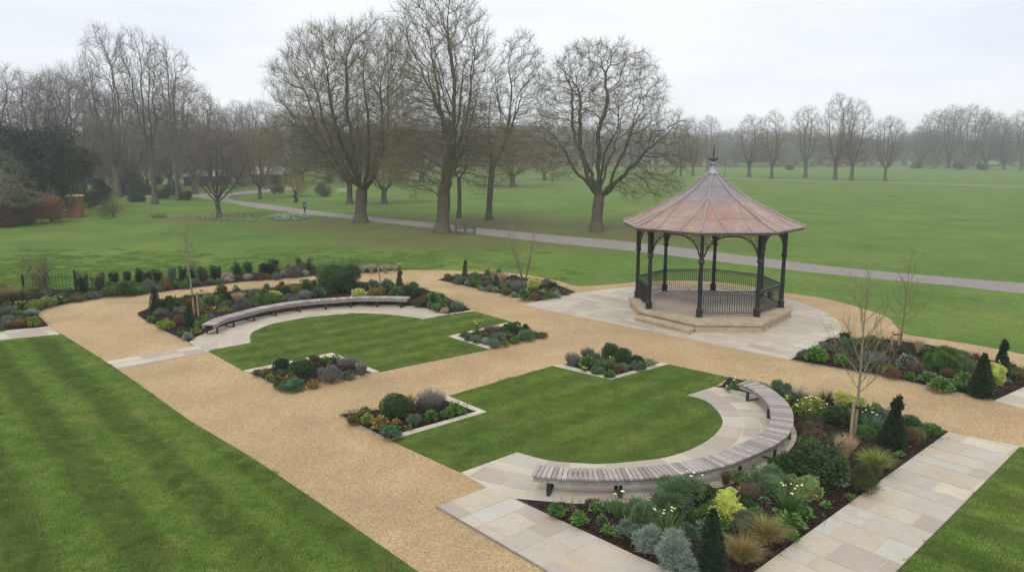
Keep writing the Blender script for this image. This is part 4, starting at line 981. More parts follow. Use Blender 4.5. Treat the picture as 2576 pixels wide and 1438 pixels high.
        n=int(min(6000,area*1300*q)+260); ks=9; sa=rs.uniform(0,6.28,ks); sr=np.sqrt(rs.uniform(0,1,ks))*w*.36; sh=h*rs.uniform(.62,1.05,ks)*(1-.35*sr/w); j=rs.randint(0,ks,n); t=rs.uniform(.03,1,n)**.85; a=rs.uniform(0,6.28,n)
        rad_=w*.21*np.clip(1.12-t,.06,1)**.75*rs.uniform(.3,1.05,n); P=np.c_[sr[j]*np.cos(sa[j])*(.55+.6*t)+rad_*np.cos(a),sr[j]*np.sin(sa[j])*(.55+.6*t)+rad_*np.sin(a),sh[j]*t]
        sets.append(leafs(P,np.c_[np.cos(a)*.8,np.sin(a)*.8,np.full(n,.9)]+rs.normal(size=(n,3))*.4,rs.uniform(.06,.12,n),.022,rs)); core=((0,0,h*.36),(w*.22,w*.22,h*.33))
    return sets,core
KW={'ball':'clipped ball','cone':'clipped cone','topped cone':'knobbed clipped cone','mound':'low mound','shrub':'bushy shrub','feathery':'feathery shrub','heath':'twiggy shrub','spikes':'upright spiky shrub',
'grass':'arching grass tuft','plume':'feather grass','strap':'clump of strap leaves','leafy':'broad-leaved plant','columnar':'young yew bush'}
KN={'ball':'box_ball','cone':'topiary_cone','topped cone':'topiary_cone','mound':'mound_plant','shrub':'shrub','feathery':'shrub','heath':'shrub','spikes':'lavender','grass':'ornamental_grass','plume':'ornamental_grass','strap':'bulb_clump','leafy':'leafy_plant','columnar':'young_yew'}
PLANTS=[]
def pl(c,x,y,wd,top,kind,col,bed,fl=None,nf=10):
    s=CR[c][2]; dx,dy=Q(c,x,y); X,Y=G(dx,dy,.08); k=PXM(X,Y,.1); PLANTS.append(dict(X=X,Y=Y,w=max(.14,wd*s/k),h=max(.13,(y-top)*s/k/.97),kind=kind,col=col,bed=bed,fl=fl,nf=nf,px=dx,py=dy))
def rows(c,bed,txt):
    for ln in txt.strip().split('\n'):
        for it in ln.split(';'):
            it=it.strip()
            if not it: continue
            a=it.split(','); x,y,top,wd=[float(v) for v in a[:4]]; fl=a[6].strip() if len(a)>6 else None; nf=int(a[7]) if len(a)>7 else 10
            pl(c,x,y,wd,top,a[4].strip(),a[5].strip(),bed,fl,nf)
rows('D3','near','''430,770,390,540,feathery,feathery grey green; 110,960,620,360,feathery,feathery grey green; 150,1200,950,270,feathery,silver; 470,1390,960,410,feathery,silver; 840,1440,730,330,cone,yew green
360,1050,730,300,strap,green,p,6; 1010,900,440,340,mound,yellow; 1440,1110,750,430,grass,bronze; 1190,1330,940,420,grass,bronze; 1730,1100,950,170,leafy,bright green; 1700,950,790,330,leafy,green; 1860,850,700,220,leafy,bright green
1700,800,490,290,strap,green,p,8; 1900,620,360,320,mound,variegated; 1750,520,370,150,mound,variegated; 1250,660,450,240,spikes,purple brown; 1490,590,270,420,feathery,feathery grey green; 1300,470,240,180,leafy,bright green; 1150,460,320,230,leafy,green
650,640,390,300,spikes,olive,w,9; 1010,480,340,90,spikes,brown; 2010,500,20,500,shrub,dark green; 2190,500,220,330,leafy,sage green; 2360,660,530,110,grass,green; 2100,750,660,110,leafy,green; 1640,430,110,320,shrub,dark green
760,820,700,170,mound,green; 600,900,760,200,mound,dark green; 1270,760,660,190,mound,dark green; 970,980,880,150,mound,green; 1560,830,740,110,leafy,green; 590,1090,930,200,feathery,blue green; 1430,700,600,130,leafy,sage green''')
rows('D2','near','''1395,815,705,165,mound,green; 1640,925,745,220,leafy,bright green; 1830,815,610,180,leafy,green; 2090,860,570,250,strap,green,w,2; 1890,915,830,90,mound,sage green; 1950,1020,900,145,leafy,bright green; 1560,790,700,110,leafy,brown; 1760,720,640,110,spikes,brown''')
rows('D4','near','''750,860,625,230,plume,tan; 1030,965,730,290,grass,yellow green; 1190,755,290,250,topped cone,yew green; 1350,625,460,180,ball,dark green; 1370,715,580,150,heath,rust; 1560,650,530,170,leafy,bright green; 1265,842,785,80,leafy,bright green
450,670,540,210,heath,brown; 440,600,450,210,heath,dark olive; 460,760,660,160,leafy,green; 680,545,345,270,mound,dark green; 940,530,370,210,mound,dark green; 790,400,258,260,mound,yellow; 1010,440,345,140,mound,yellow green,p,12; 450,460,290,330,mound,yellow green,p,26
580,345,200,250,strap,dark olive; 330,330,180,180,strap,sage green; 150,280,165,190,heath,sage green; 45,230,160,90,strap,yellow green; 1010,600,430,220,strap,blue green,w,4; 920,1140,900,290,heath,dark olive; 230,340,270,90,mound,yellow green,p,5; 1080,480,390,90,leafy,green''')
rows('B5','near','''2060,600,480,90,leafy,green,w,3; 2330,585,520,120,leafy,yellow green; 2000,610,560,50,leafy,green,w,2''')
rows('B6','right','''510,975,830,215,leafy,bright green; 600,885,790,150,leafy,sage green; 760,1005,890,150,mound,bright green; 780,895,750,250,heath,sage green; 1100,905,770,270,shrub,dark olive; 1060,1015,860,270,spikes,purple grey; 1150,1085,970,120,strap,green; 950,1060,930,120,heath,sage green
1240,1125,1020,145,heath,rust; 1460,1085,985,170,heath,purple brown; 1420,1145,1080,100,mound,green; 1390,1045,900,220,leafy,sage green; 1500,895,740,110,plume,tan; 1570,930,830,130,leafy,dark green; 1720,1070,840,330,feathery,green; 1920,1085,900,240,heath,feathery grey green; 1660,930,840,150,shrub,dark green
1600,1175,1070,190,leafy,green; 1720,1245,1130,230,leafy,bright green; 1940,1195,1080,190,leafy,bright green; 1790,1135,1030,160,spikes,brown; 2100,1300,900,215,cone,yew green; 2290,1115,770,160,topped cone,yew green; 2230,1190,940,180,mound,yellow; 2440,1125,1035,190,mound,olive; 2040,1000,900,80,heath,rust; 2400,1050,1000,110,mound,dark green
1000,850,750,200,shrub,green; 1330,900,800,110,leafy,dark green''')
rows('E2','top','''150,985,880,130,ball,rust; 330,975,890,130,ball,bright green; 455,985,650,115,topped cone,dark olive; 330,1055,960,180,heath,sage green; 430,1030,940,110,heath,purple grey; 620,1090,890,240,feathery,green; 490,1075,1005,85,ball,silver; 830,1030,900,170,plume,bronze
950,1010,780,130,plume,tan; 1110,1065,835,200,plume,tan; 860,1085,1000,160,mound,sage green; 1010,1110,1010,150,mound,dark green; 890,1185,1090,150,heath,grey lavender; 1000,1195,1120,110,mound,silver; 710,1155,1100,85,mound,silver; 775,1175,1130,60,mound,silver; 1310,1275,1200,110,mound,silver
1170,1245,1100,220,spikes,olive; 1390,1195,960,300,spikes,grey lavender; 1330,1010,905,230,mound,dark green; 1650,1155,940,240,mound,yellow; 1870,1115,970,240,heath,grey lavender; 1985,1150,1000,160,spikes,yew green; 1500,1335,1130,250,leafy,green; 1680,1345,1220,120,heath,rust; 1810,1215,1130,180,strap,variegated
1920,1315,1120,210,strap,green; 2060,1285,1170,180,mound,silver; 2230,1235,1150,150,mound,olive; 1840,1345,1270,80,leafy,olive; 700,1110,1000,150,mound,green''')
rows('B4','sw','''580,372,225,155,ball,yew green; 780,402,232,245,ball,dark green; 440,402,330,135,mound,olive; 470,442,390,95,mound,yellow green; 560,505,400,130,mound,olive; 580,400,360,110,heath,sage green; 690,530,420,250,mound,blue green; 890,502,440,120,mound,amber; 680,425,375,140,leafy,amber
1060,445,300,240,heath,grey lavender; 1230,335,195,200,spikes,grey lavender; 1370,392,245,115,spikes,grey lavender; 1240,418,350,125,mound,sage green; 900,312,205,115,heath,purple brown; 1010,292,200,120,leafy,green,y,6; 1110,262,172,90,leafy,blue green; 350,385,355,90,mound,olive''')
rows('B4','nw','''1710,812,580,310,ball,dark green; 2060,745,515,270,spikes,grey lavender; 1400,792,700,150,leafy,olive; 1300,862,780,130,mound,olive; 1430,882,765,150,leafy,yellow green; 1560,922,790,190,leafy,amber; 1710,892,820,120,leafy,amber; 1670,1002,880,205,mound,blue green
1890,882,775,160,spikes,sage green; 2060,842,730,115,mound,green; 1950,762,640,130,heath,brown; 2220,802,725,130,mound,green; 2290,775,660,170,leafy,bright green; 1830,932,890,70,leafy,olive; 1850,690,550,110,strap,yellow green; 2370,775,730,90,leafy,green''')
rows('B5','ne','''500,362,225,150,spikes,grey lavender; 640,295,185,130,spikes,purple grey; 640,385,270,165,leafy,green; 800,405,265,180,strap,green,y,2; 865,295,150,165,ball,dark green; 990,352,195,155,ball,dark green; 1120,342,268,110,ball,yew green; 1130,392,320,170,mound,blue green; 1250,362,300,130,leafy,variegated
740,435,375,130,mound,sage green; 990,412,343,100,ball,sage green; 860,468,403,100,mound,green; 935,442,330,80,spikes,purple brown; 700,330,255,130,feathery,blue green; 880,330,280,70,leafy,variegated; 615,415,375,60,leafy,green,y,2''')
rows('B3','se','''1480,952,880,125,leafy,dark green; 1520,985,910,105,mound,sage green; 1610,1012,930,120,ball,sage green; 1710,1027,955,90,ball,silver; 1808,1057,980,140,ball,sage green; 1610,925,780,95,leafy,green,y,5; 1790,912,800,200,spikes,purple brown; 1835,1000,885,200,mound,sage green
2010,905,770,235,mound,dark green; 2165,892,808,120,cone,dark green; 1960,965,870,140,strap,green; 2170,975,880,220,feathery,feathery grey green; 2360,948,905,120,mound,olive; 1940,1047,990,80,mound,yellow green; 2040,1012,950,110,mound,bright green; 1700,960,890,110,mound,olive; 2270,950,890,110,mound,green''')
rows('B1','far corner','''1775,865,560,155,cone,yew green; 1970,825,660,260,shrub,dark green; 1820,885,800,170,heath,sage green; 1715,950,890,90,mound,green; 1895,1022,910,205,mound,yellow green; 2040,985,880,145,heath,rust; 2155,1005,780,120,cone,yew green; 2070,1112,1050,90,mound,green; 2130,1142,1075,120,mound,silver
2230,1078,1010,120,mound,yellow green; 2240,1003,930,75,leafy,variegated; 2060,855,780,140,heath,grey lavender; 2140,785,700,110,heath,rust; 1920,880,860,90,mound,sage green''')
rows('B2','far corner','''625,795,700,140,mound,green; 700,565,470,260,leafy,green; 815,548,465,140,leafy,dark green; 830,472,358,130,ball,dark olive; 990,435,350,80,leafy,bright green; 900,532,445,80,ball,yew green; 1020,560,430,165,plume,tan; 1070,645,520,225,heath,purple grey; 870,672,605,165,mound,yellow green; 735,682,620,100,leafy,yellow green,p,5
640,695,630,190,heath,rust; 880,622,540,160,heath,sage green; 1215,605,550,95,mound,bright green; 1180,535,400,120,strap,blue green; 1270,545,420,200,mound,green; 1400,565,470,220,feathery,green; 1445,495,425,160,mound,yellow; 1340,402,345,60,ball,bright green; 1380,455,398,110,mound,dark olive; 1485,445,350,100,spikes,brown
1565,465,368,100,mound,dark green; 1655,455,335,115,strap,yellow green; 1630,545,465,190,heath,purple grey; 1770,525,415,150,ball,grey lavender; 1560,545,495,85,mound,yellow green; 1935,505,380,190,leafy,blue green; 1800,402,290,160,feathery,green; 2180,440,90,480,shrub,dark green; 2010,400,150,220,shrub,green; 2390,492,400,200,mound,yellow,w,6; 2090,470,380,120,mound,dark olive
600,430,400,60,strap,dark green; 1000,680,640,150,mound,dark olive; 1330,600,560,140,mound,dark green; 1730,590,540,160,heath,purple brown; 1950,580,530,150,mound,dark green; 2150,570,520,140,heath,rust; 2330,560,510,140,mound,dark green; 500,530,480,150,leafy,green; 690,770,700,110,heath,grey lavender; 2290,455,380,100,mound,dark green''')
rows('B3','far corner','''460,485,380,185,mound,amber; 600,435,290,200,leafy,blue green; 430,385,310,160,leafy,sage green; 700,485,390,180,leafy,green; 735,415,200,105,topped cone,dark olive; 830,485,320,95,spikes,dark green; 930,525,395,125,ball,yew green; 1010,585,480,125,heath,brown; 1120,565,440,180,leafy,bright green; 1175,645,540,185,mound,green
1090,625,570,85,heath,purple grey; 1390,655,540,175,spikes,sage green; 1250,665,620,85,mound,tan; 940,605,520,125,heath,dark olive; 590,560,500,160,heath,purple brown; 400,570,510,150,mound,dark olive; 770,580,520,110,mound,dark green; 1290,610,540,70,heath,purple brown''')
rows('B1','long','''950,625,370,160,columnar,yew green; 1130,615,380,190,columnar,dark olive; 1310,505,360,145,columnar,yew green; 1440,490,355,125,columnar,yew green; 1580,505,345,155,columnar,yew green; 1700,500,355,125,columnar,yew green; 1800,490,340,115,columnar,yew green; 1950,480,320,140,columnar,sage green; 2080,480,300,125,columnar,dark green
2190,480,310,125,columnar,yew green; 2300,490,310,160,columnar,dark olive; 2452,470,285,145,columnar,yew green; 1280,645,520,205,mound,green; 1440,645,500,195,mound,dark green; 1600,625,510,195,mound,green; 1050,675,600,225,mound,sage green; 880,705,635,200,mound,olive; 1890,585,430,125,heath,rust; 1800,595,520,125,mound,sage green; 1700,575,480,125,heath,purple grey
2100,565,480,125,mound,green; 2220,535,455,125,mound,sage green; 2000,560,480,100,mound,green''')
rows('B2','long','''1000,255,90,165,columnar,dark green; 1140,255,85,145,columnar,dark green; 1360,240,60,285,columnar,yew green; 1710,210,45,145,columnar,dark green; 1830,210,50,95,columnar,dark olive; 700,342,280,95,mound,sage green; 800,348,280,115,mound,sage green; 900,328,230,135,heath,whitish; 1010,305,250,85,mound,olive; 1130,302,225,115,spikes,whitish; 1245,298,215,130,mound,brown
1340,292,225,75,mound,rust; 1450,288,215,120,mound,sage green; 1540,258,190,85,ball,silver; 1640,270,140,200,heath,purple grey; 1740,225,100,120,heath,purple brown; 1780,255,190,85,ball,silver''')
rows('B3','long','''320,218,130,110,plume,whitish; 420,218,115,115,plume,whitish; 570,218,122,130,plume,whitish; 680,208,135,85,plume,whitish; 737,200,120,70,leafy,yellow green,p,10; 240,215,120,120,heath,grey lavender''')
rows('E1','long','''60,1010,730,300,grass,bronze; 200,960,800,230,grass,olive; 320,935,860,150,mound,olive; 90,1150,1030,190,spikes,purple grey; 225,1090,1000,150,leafy,green,y,5; 385,1085,975,150,ball,yellow green; 510,1045,935,165,mound,variegated; 640,1015,930,135,leafy,green,w,2; 340,1135,1065,160,mound,silver; 190,1165,1100,165,leafy,green
100,1255,1160,160,heath,grey lavender; 235,1255,1150,180,mound,rust; 370,1255,1150,135,mound,yellow green; 12,1305,1260,50,mound,sage green; 15,1215,1130,95,leafy,dark green; 165,1000,900,130,heath,purple brown; -120,1100,900,200,shrub,dark olive; -90,1230,1120,150,mound,green''')
# low plants knitting the gaps together
rf=random.Random(12)
for bk,n_,lim in (('near',18,lambda x,y:x<1925 or y<1120),('far corner',26,lambda x,y:True),('long',26,lambda x,y:True),('top',14,lambda x,y:True),('right',12,lambda x,y:True)):
    P_=np.array(BEDW[bk]); mn,mx=P_.min(0),P_.max(0); c_=0; tr_=0
    while c_<n_ and tr_<4000:
        tr_+=1; x=rf.uniform(mn[0],mx[0]); y=rf.uniform(mn[1],mx[1])
        if not inside((x,y),BEDW[bk]) or edgedist_np(np.array([[x,y]]),BEDW[bk])[0]<.28: continue
        k=PXM(x,y,.1); px=1288+x*k; 
        if px<-60 or px>2630 or not lim(px,719+FP*math.tan(math.atan(CH/y)-PITCH)): continue
        if any(math.hypot(q['X']-x,q['Y']-y)<q['w']*.42+.10 for q in PLANTS): continue
        kd,cl=rf.choice([('mound','green'),('leafy','green'),('heath','sage green'),('mound','dark green'),('leafy','sage green'),('strap','green'),('heath','olive'),('mound','sage green'),('feathery','green')])
        PLANTS.append(dict(X=x,Y=y,w=rf.uniform(.28,.55),h=rf.uniform(.16,.36),kind=kd,col=cl,bed=bk,fl=None,nf=0,px=px,py=0)); c_+=1
BEDN={'near':'the large mulched bed behind the near curved bench','right':'the long bed between gravel and bandstand terrace','top':'the narrow bed at the back of the gravel crossing','sw':'the small bed with twin clipped balls','nw':'the small bed with one big clipped ball','ne':'the small bed with cloud-clipped box','se':'the small bed with three sage balls in a row','far corner':'the bed behind the long curved bench','long':'the border along the hedge line'}
LM={'near':(3.8,11.5,'the paved corner'),'right':(6.5,20.,'the bandstand'),'top':(-4,31,'the gravel bend'),'sw':(-8,21.6,'the crossing strip'),'nw':(-4.5,17.9,'the wide gravel'),'ne':(1.6,22.4,'the gravel crossing'),'se':(-2,26,'the round lawn'),'far corner':(-12.5,24,'the paved strip'),'long':(-20,25,'the arched fence')}
ORD=['first','second','third','fourth','fifth','sixth','seventh','eighth','ninth','tenth','eleventh','twelfth','thirteenth','fourteenth','fifteenth','sixteenth','seventeenth','eighteenth','nineteenth','twentieth']
from collections import defaultdict
BSH={'near':'bed by near bench','right':'bed by bandstand terrace','top':'bed at back crossing','sw':'bed with twin balls','nw':'bed with one big ball','ne':'bed with cloud-clipped box','se':'bed with three sage balls','far corner':'bed behind long bench','long':'hedge border'}
by=defaultdict(list)
for p in PLANTS: by[(p['col'],p['kind'],p['bed'])].append(p)
for key,ps in by.items():
    lx,ly,ln=LM[key[2]]; ps.sort(key=lambda p:math.hypot(p['X']-lx,p['Y']-ly))
    col='' if (key[0].startswith('feathery') and key[1]=='feathery') else key[0]+' '
    if col=='' : col='grey green '
    for i,p in enumerate(ps):
        if len(ps)==1:
            q=min((q for q in PLANTS if q['bed']==key[2] and (q['kind']!=p['kind'])),key=lambda q:math.hypot(q['X']-p['X'],q['Y']-p['Y']))
            p['label']=f"{col}{KW[key[1]]} beside {'an' if q['col'][0] in 'aeiou' else 'a'} {q['col']} {KW[q['kind']].replace(' with a knob on top','')}, {BSH[key[2]]}"
        else: p['label']=f"{ORD[i]} {col}{KW[key[1]].replace(' with a knob on top','')} counted from {ln}, {BSH[key[2]]}"
for i,p in enumerate(PLANTS):
    rs=np.random.RandomState(i+17); far=p['Y']>24; w_,h_=p['w'],p['h']
    sets,core=plantmesh(p['kind'],w_,h_,rs,far)
    z0=.07 if p['kind'] not in() else 0
    c1,c2=PAL[p['col']]; m1=leafm(c1,c2); mats=[m1]; V=[];F=[];o=0
    tuftcol={'yellow':'green','variegated':'green'}
    mi=[]
    for a,(v,f) in enumerate(sets): V.append(v);F.append(f+o);o+=len(v); mi.append(np.zeros(len(f),int))
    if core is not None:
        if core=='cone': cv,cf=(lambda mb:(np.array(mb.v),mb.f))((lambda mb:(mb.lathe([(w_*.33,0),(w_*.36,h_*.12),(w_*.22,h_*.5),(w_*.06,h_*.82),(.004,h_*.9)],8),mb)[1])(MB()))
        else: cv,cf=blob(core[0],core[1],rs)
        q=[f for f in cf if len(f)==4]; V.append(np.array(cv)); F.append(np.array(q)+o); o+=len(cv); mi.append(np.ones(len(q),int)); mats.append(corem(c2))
    if p['kind']=='mound' and p['col'] in('yellow','variegated'):
        # green leaves under the pale tops
        s2,_=plantmesh('mound',w_*.95,h_*.7,rs,far); mats.append(leafm(*PAL['green'])); k=len(mats)-1
        for v,f in s2[:4]: V.append(v);F.append(f+o);o+=len(v); mi.append(np.full(len(f),k))
    V=np.concatenate(V); F=np.concatenate(F); mi=np.concatenate(mi)
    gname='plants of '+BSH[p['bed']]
    if p['fl']:
        e=empty(KN[p['kind']],(p['X'],p['Y'],z0),p['label'],'plant',gname); npmesh('foliage',V,F,mats,e,mi)
        mb=MB(); st=MB()
        for j in range(p['nf']):
            a=rs.uniform(0,6.28); r=w_*.5*math.sqrt(rs.uniform(0,.85)); x,y=r*math.cos(a),r*math.sin(a); z=h_*(rs.uniform(.85,1.08) if p['kind'] in('strap','leafy','spikes') else (.98-.5*(r/w_*2)**2)); s=.013+.009*rs.uniform()
            for t in range(3): mb.lathe([(.003,-s*.3),(s,0),(s*.6,s*.5),(.003,s*.6)],6,(x+rs.uniform(-1,1)*s,y+rs.uniform(-1,1)*s,z+rs.uniform(-1,1)*s*.6))
            st.tube([(x*.4,y*.4,h_*.3),(x,y,z)],.004,3,False)
        mb.build('flowers',FLM[p['fl']],e); st.build('flower_stems',STEMM,e)
    else:
        ob=npmesh(KN[p['kind']],V,F,mats,None,mi); ob.location=(p['X'],p['Y'],z0); tag(ob,p['label'],'plant',gname)
# ---------------------------------------------------------------- young trees with stakes, small structures
SAPB=two('young bark',(.17,.15,.09),(.27,.24,.16),12,.8,.2,sc=(1,1,.3))
SAPR=two('reddish young bark',(.14,.09,.055),(.22,.16,.10),12,.8,.2)
STAKE=two('round timber stake',(.26,.17,.09),(.38,.27,.16),8,.85,.2,sc=(1,1,.3))
RUB=mat('black rubber tie',None,.7,.3,0,(.02,.02,.02))
def sapling(name,base,h,hw,fork,rt,bark,label,stakes=(),seed=1,nb=14,lean=0,tie=.85,group='young trees in the beds'):
    rs=random.Random(seed); X,Y=base; e=empty(name,(X,Y,.06),label,'young tree',group)
    mb=MB(); top=(lean*h,0,h); mb.tube([(lean*h*t+.012*math.sin(t*7),.01*math.cos(t*5),h*t) for t in np.linspace(0,1,14)],[rt*(1-t*.93) for t in np.linspace(0,1,14)],8); mb.build('trunk',bark,e,True)
    mb=MB()
    def br(p,d,l,r,dep):
        P=[Vector(p)]; dd=Vector(d).normalized(); n=5
        for i in range(n): dd=(dd+Vector((rs.uniform(-.12,.12),rs.uniform(-.12,.12),.09))).normalized(); P.append(P[-1]+dd*(l/n))
        mb.tube(P,[r*(1-.85*i/n) for i in range(n+1)],5 if r>.007 else 3,False)
        if dep>0:
            for i in range(1,n+1):
                for _ in range(2 if i<n else 1):
                    if rs.random()<.75:
                        q=(dd+Vector((rs.uniform(-.8,.8),rs.uniform(-.8,.8),rs.uniform(-.1,.6)))); br(P[i],q,l*rs.uniform(.25,.5),r*.5,dep-1)
    for i in range(nb):
        t=fork+(0.97-fork)*(i/nb)**1.1; a=i*2.4+rs.uniform(-.3,.3); l=hw*1.25*(1-(t-fork)/(1.08-fork))**.7*rs.uniform(.75,1.15)
        br((lean*h*t,0,h*t),(math.cos(a),math.sin(a),rs.uniform(.65,1.3)),l,max(.005,rt*.36*(1-t*.6)),2 if l>.5 else 1)
    mb.build('branches',bark,e,True)
    for sx,sy,sh in stakes:
        mb=MB(); mb.tube([(sx,sy,-.1),(sx*.95,sy,sh)],.036,8); mb.build('stake',STAKE,e)
    if stakes:
        mb=MB(); z=stakes[0][2]*tie; mb.lathe([(rt*.9+.012,z-.025),(rt*.9+.012,z+.025)],8,(lean*z,0,0))
        for sx,sy,sh in stakes: mb.bar((sx*.95,sy,z),(lean*z,0,z),.03,.045)
        mb.build('tie',RUB,e)
    return e
sapling('young_tree',G(2148,1109,.07),4.35,.95,.27,.042,SAPB,'slender young tree with pale forked branches tied to one stout stake, bed by near bench',[(-.10,-.03,1.0)],3,22)
sapling('young_tree',G(489,797,.07),3.9,.62,.50,.05,SAPB,'thin upright young tree with two short stakes near the far dark cone',[(.17,.02,1.05),(-.03,.1,.75)],5,16,lean=-.03)
sapling('young_tree',G(2262,886,.07),3.75,.75,.26,.030,SAPR,'reddish young tree lashed to a pair of crossed stakes, bed by bandstand terrace',[(-.30,-.02,.75),(-.08,-.05,.95)],8,18,lean=.025)
# multi-stemmed young shrub-tree at the back crossing
e=empty('multi_stem_tree',(*G(1318,712,.07),.05),'leafless multi-stemmed young tree with ochre bark, bed at back crossing','young tree','young trees in the beds')
rs=random.Random(4); mb=MB(); tw=MB()
for i in range(6):
    a=i*1.05; P=[Vector((.03*math.cos(a),.03*math.sin(a),0))]; d=Vector((math.cos(a)*.42,math.sin(a)*.3,1)).normalized(); hh=rs.uniform(2.2,3.1)
    for k in range(9): d=(d+Vector((rs.uniform(-.1,.1),rs.uniform(-.1,.1),.08))).normalized(); P.append(P[-1]+d*hh/9)
    mb.tube(P,[.026*(1-k/9.6) for k in range(10)],6)
    for k in range(2,10):
        for _ in range(3):
            q=(d+Vector((rs.uniform(-.7,.7),rs.uniform(-.7,.7),.3))).normalized(); l=rs.uniform(.25,.6); p=P[k]; q2=(q+Vector((rs.uniform(-.3,.3),rs.uniform(-.3,.3),.3))).normalized()
            tw.tube([p,p+q*l*.5,p+q*l*.5+q2*l*.5],[.007,.005,.002],3,False); tw.tube([p+q*l*.5,p+q*l*.5+(q2+Vector((rs.uniform(-.6,.6),rs.uniform(-.6,.6),0)))*l*.35],[.004,.0015],3,False)
mb.build('stems',SAPR,e,True); tw.build('twigs',SAPB,e)
# lone leaning stake
mb=MB(); a=Vector((*G(958,716,.05),.05)); mb.tube([a,a+Vector((-.12,.05,.9))],.04,8); tag(mb.build('leaning_stake',STAKE),'grey timber stake leaning beside the gravel path bend','stake')
# arched iron fence
fa=Vector((*G(Q('E1',262,870)[0],Q('E1',262,870)[1]+14),0)); fb=Vector((*G(*Q('E1',820,912)),0)); d=(fb-fa); L_=d.length; d/=L_
fe=empty('hooped_fence',fa,'low black hoop-topped iron fence between two square posts','fence')
def F0(s,z): return d*s+Vector((0,0,z))
for s,hh in ((0,.98),(L_,1.12)):
    mb=MB(); mb.box((F0(s,hh/2)[0],F0(s,hh/2)[1],hh/2),(.075,.075,hh)); mb.lathe([(.05,0),(.055,.02),(.01,.05)],4,(*F0(s,0)[:2],hh),PI/4); mb.build('post',M['iron'],fe)
mb=MB(); mb.bar(F0(.04,.84),F0(L_-.04,.84),.03,.02); mb.bar(F0(.04,.14),F0(L_-.04,.14),.03,.02); mb.build('rail',M['iron'],fe)
n=int(L_/.30)
for i in range(n):
    s=.12+(L_-.24)*i/n; w_=.15; mb=MB(); P=[F0(s,.05),F0(s,.9)]+[F0(s+w_/2-w_/2*math.cos(t),.9+.09*math.sin(t)) for t in np.linspace(0,PI,7)]+[F0(s+w_,.05)]; mb.tube(P,.009,5); mb.build('hoop',M['iron'],fe)
# small evergreen with bronze leaves by the fence
def leafy_tree(name,base,h,wd,label,m,twm,seed,n=900,group=None,cat='shrub',ell=None):
    rs=np.random.RandomState(seed); e=empty(name,(*base,.05),label,cat,group); mb=MB(); tips=[]
    for i in range(9):
        a=rs.uniform(0,6.28); P=[Vector((0,0,0))]; dd=Vector((math.cos(a)*.5,math.sin(a)*.4,1)).normalized(); l=h*rs.uniform(.6,1.0)
        for k in range(6): dd=(dd+Vector((rs.uniform(-.2,.2),rs.uniform(-.2,.2),.1))).normalized(); P.append(P[-1]+dd*l/6); tips.append(P[-1])
        mb.tube(P,[.025*(1-k/7) for k in range(7)],5)
    mb.build('stems',twm,e); T_=np.array([t[:] for t in tips]); T_=T_[T_[:,2]>h*.2]; idx=rs.randint(0,len(T_),n); P=T_[idx]+rs.normal(size=(n,3))*wd*.09
    V,F=leafs(P,rs.normal(size=(n,3))+np.array([0,0,-.2]),rs.uniform(.06,.12,n),.035,rs); npmesh('foliage',V,F,[m],e); return e
p=G(*Q('E1',490,925)); leafy_tree('bronze_leaved_shrub',p,2.0,1.5,'open bronze-leaved evergreen growing through the hooped fence',leafm((.16,.11,.05),(.05,.05,.02)),TWIG,3,1500)
# ---------------------------------------------------------------- evergreen, hedge, brick pillar and bushes at the wood edge
def bigbush(name,px,py,top,wd,cols,label,cat,n=9000,lob=14,leaf=.16,seed=1,group=None,shape='round',lw=.5,stem=True):
    rs=np.random.RandomState(seed); X,Y=G(px,py); k=PXM(X,Y); w_=wd/k; h_=(py-top)/k/.98; e=empty(name,(X,Y,0),label,cat,group)
    V=[];F=[];o=0
    for i in range(lob):
        t=i/(lob-1); a=rs.uniform(0,6.28)
        if shape=='cone': z=h_*(.08+.84*t); R_=w_*.5*(1-t)**.75*rs.uniform(.4,.8); s=w_*.5*(1-t*.75)*rs.uniform(.55,.8)
        elif shape=='block': z=h_*rs.uniform(.2,.8); R_=w_*.5*rs.uniform(.2,.65); s=w_*.5*.55
        else: z=h_*rs.uniform(.15,.72); R_=w_*.5*rs.uniform(.15,.65)*math.sqrt(max(.1,1-(z/h_-.3)**2)); s=min(w_*.5,h_*.6)*rs.uniform(.35,.6)
        c=np.array([R_*math.cos(a),R_*math.sin(a),z]); m=int(n/lob); dd=nrm(rs.normal(size=(m,3))); P=c+dd*s*rs.uniform(.45,1.08,m)[:,None]*np.array([1,1,.85]); P[:,2]=np.clip(P[:,2],.02,h_*1.04)
        if shape=='block': P[:,0]=np.clip(P[:,0],-w_*.5,w_*.5)+rs.normal(size=m)*.04
        v,f=leafs(P,dd*.6+rs.normal(size=(m,3))*.6,rs.uniform(.6,1.3,m)*leaf,leaf*lw,rs); V.append(v);F.append(f+o);o+=len(v)
    npmesh('foliage',np.concatenate(V),np.concatenate(F),[leafm(*cols)],e)
    mb=MB()
    for i in range(5): a=i*1.3; mb.tube([(0,0,0),(math.cos(a)*w_*.12,math.sin(a)*w_*.1,h_*.3),(math.cos(a)*w_*.22,math.sin(a)*w_*.2,h_*.6)],[.09*h_/6,.06*h_/6,.02],6)
    mb.build('stems',BARK,e); return e
Dk=((.030,.055,.032),(.008,.018,.012)); Dg=((.045,.085,.05),(.014,.03,.02))
bigbush('evergreen_tree',98,548,276,225,Dk,'big dark spreading evergreen looming beside the brick pillar','tree',26000,26,.26,3)
bigbush('evergreen_tree',28,566,440,130,((.05,.075,.03),(.015,.025,.012)),'low dark evergreen mass at the edge of the lawn','shrub',7000,10,.22,4)
bigbush('evergreen_tree',205,526,335,125,((.07,.07,.035),(.02,.03,.015)),'brownish green conifer leaning against the big dark evergreen','tree',7000,12,.24,5)
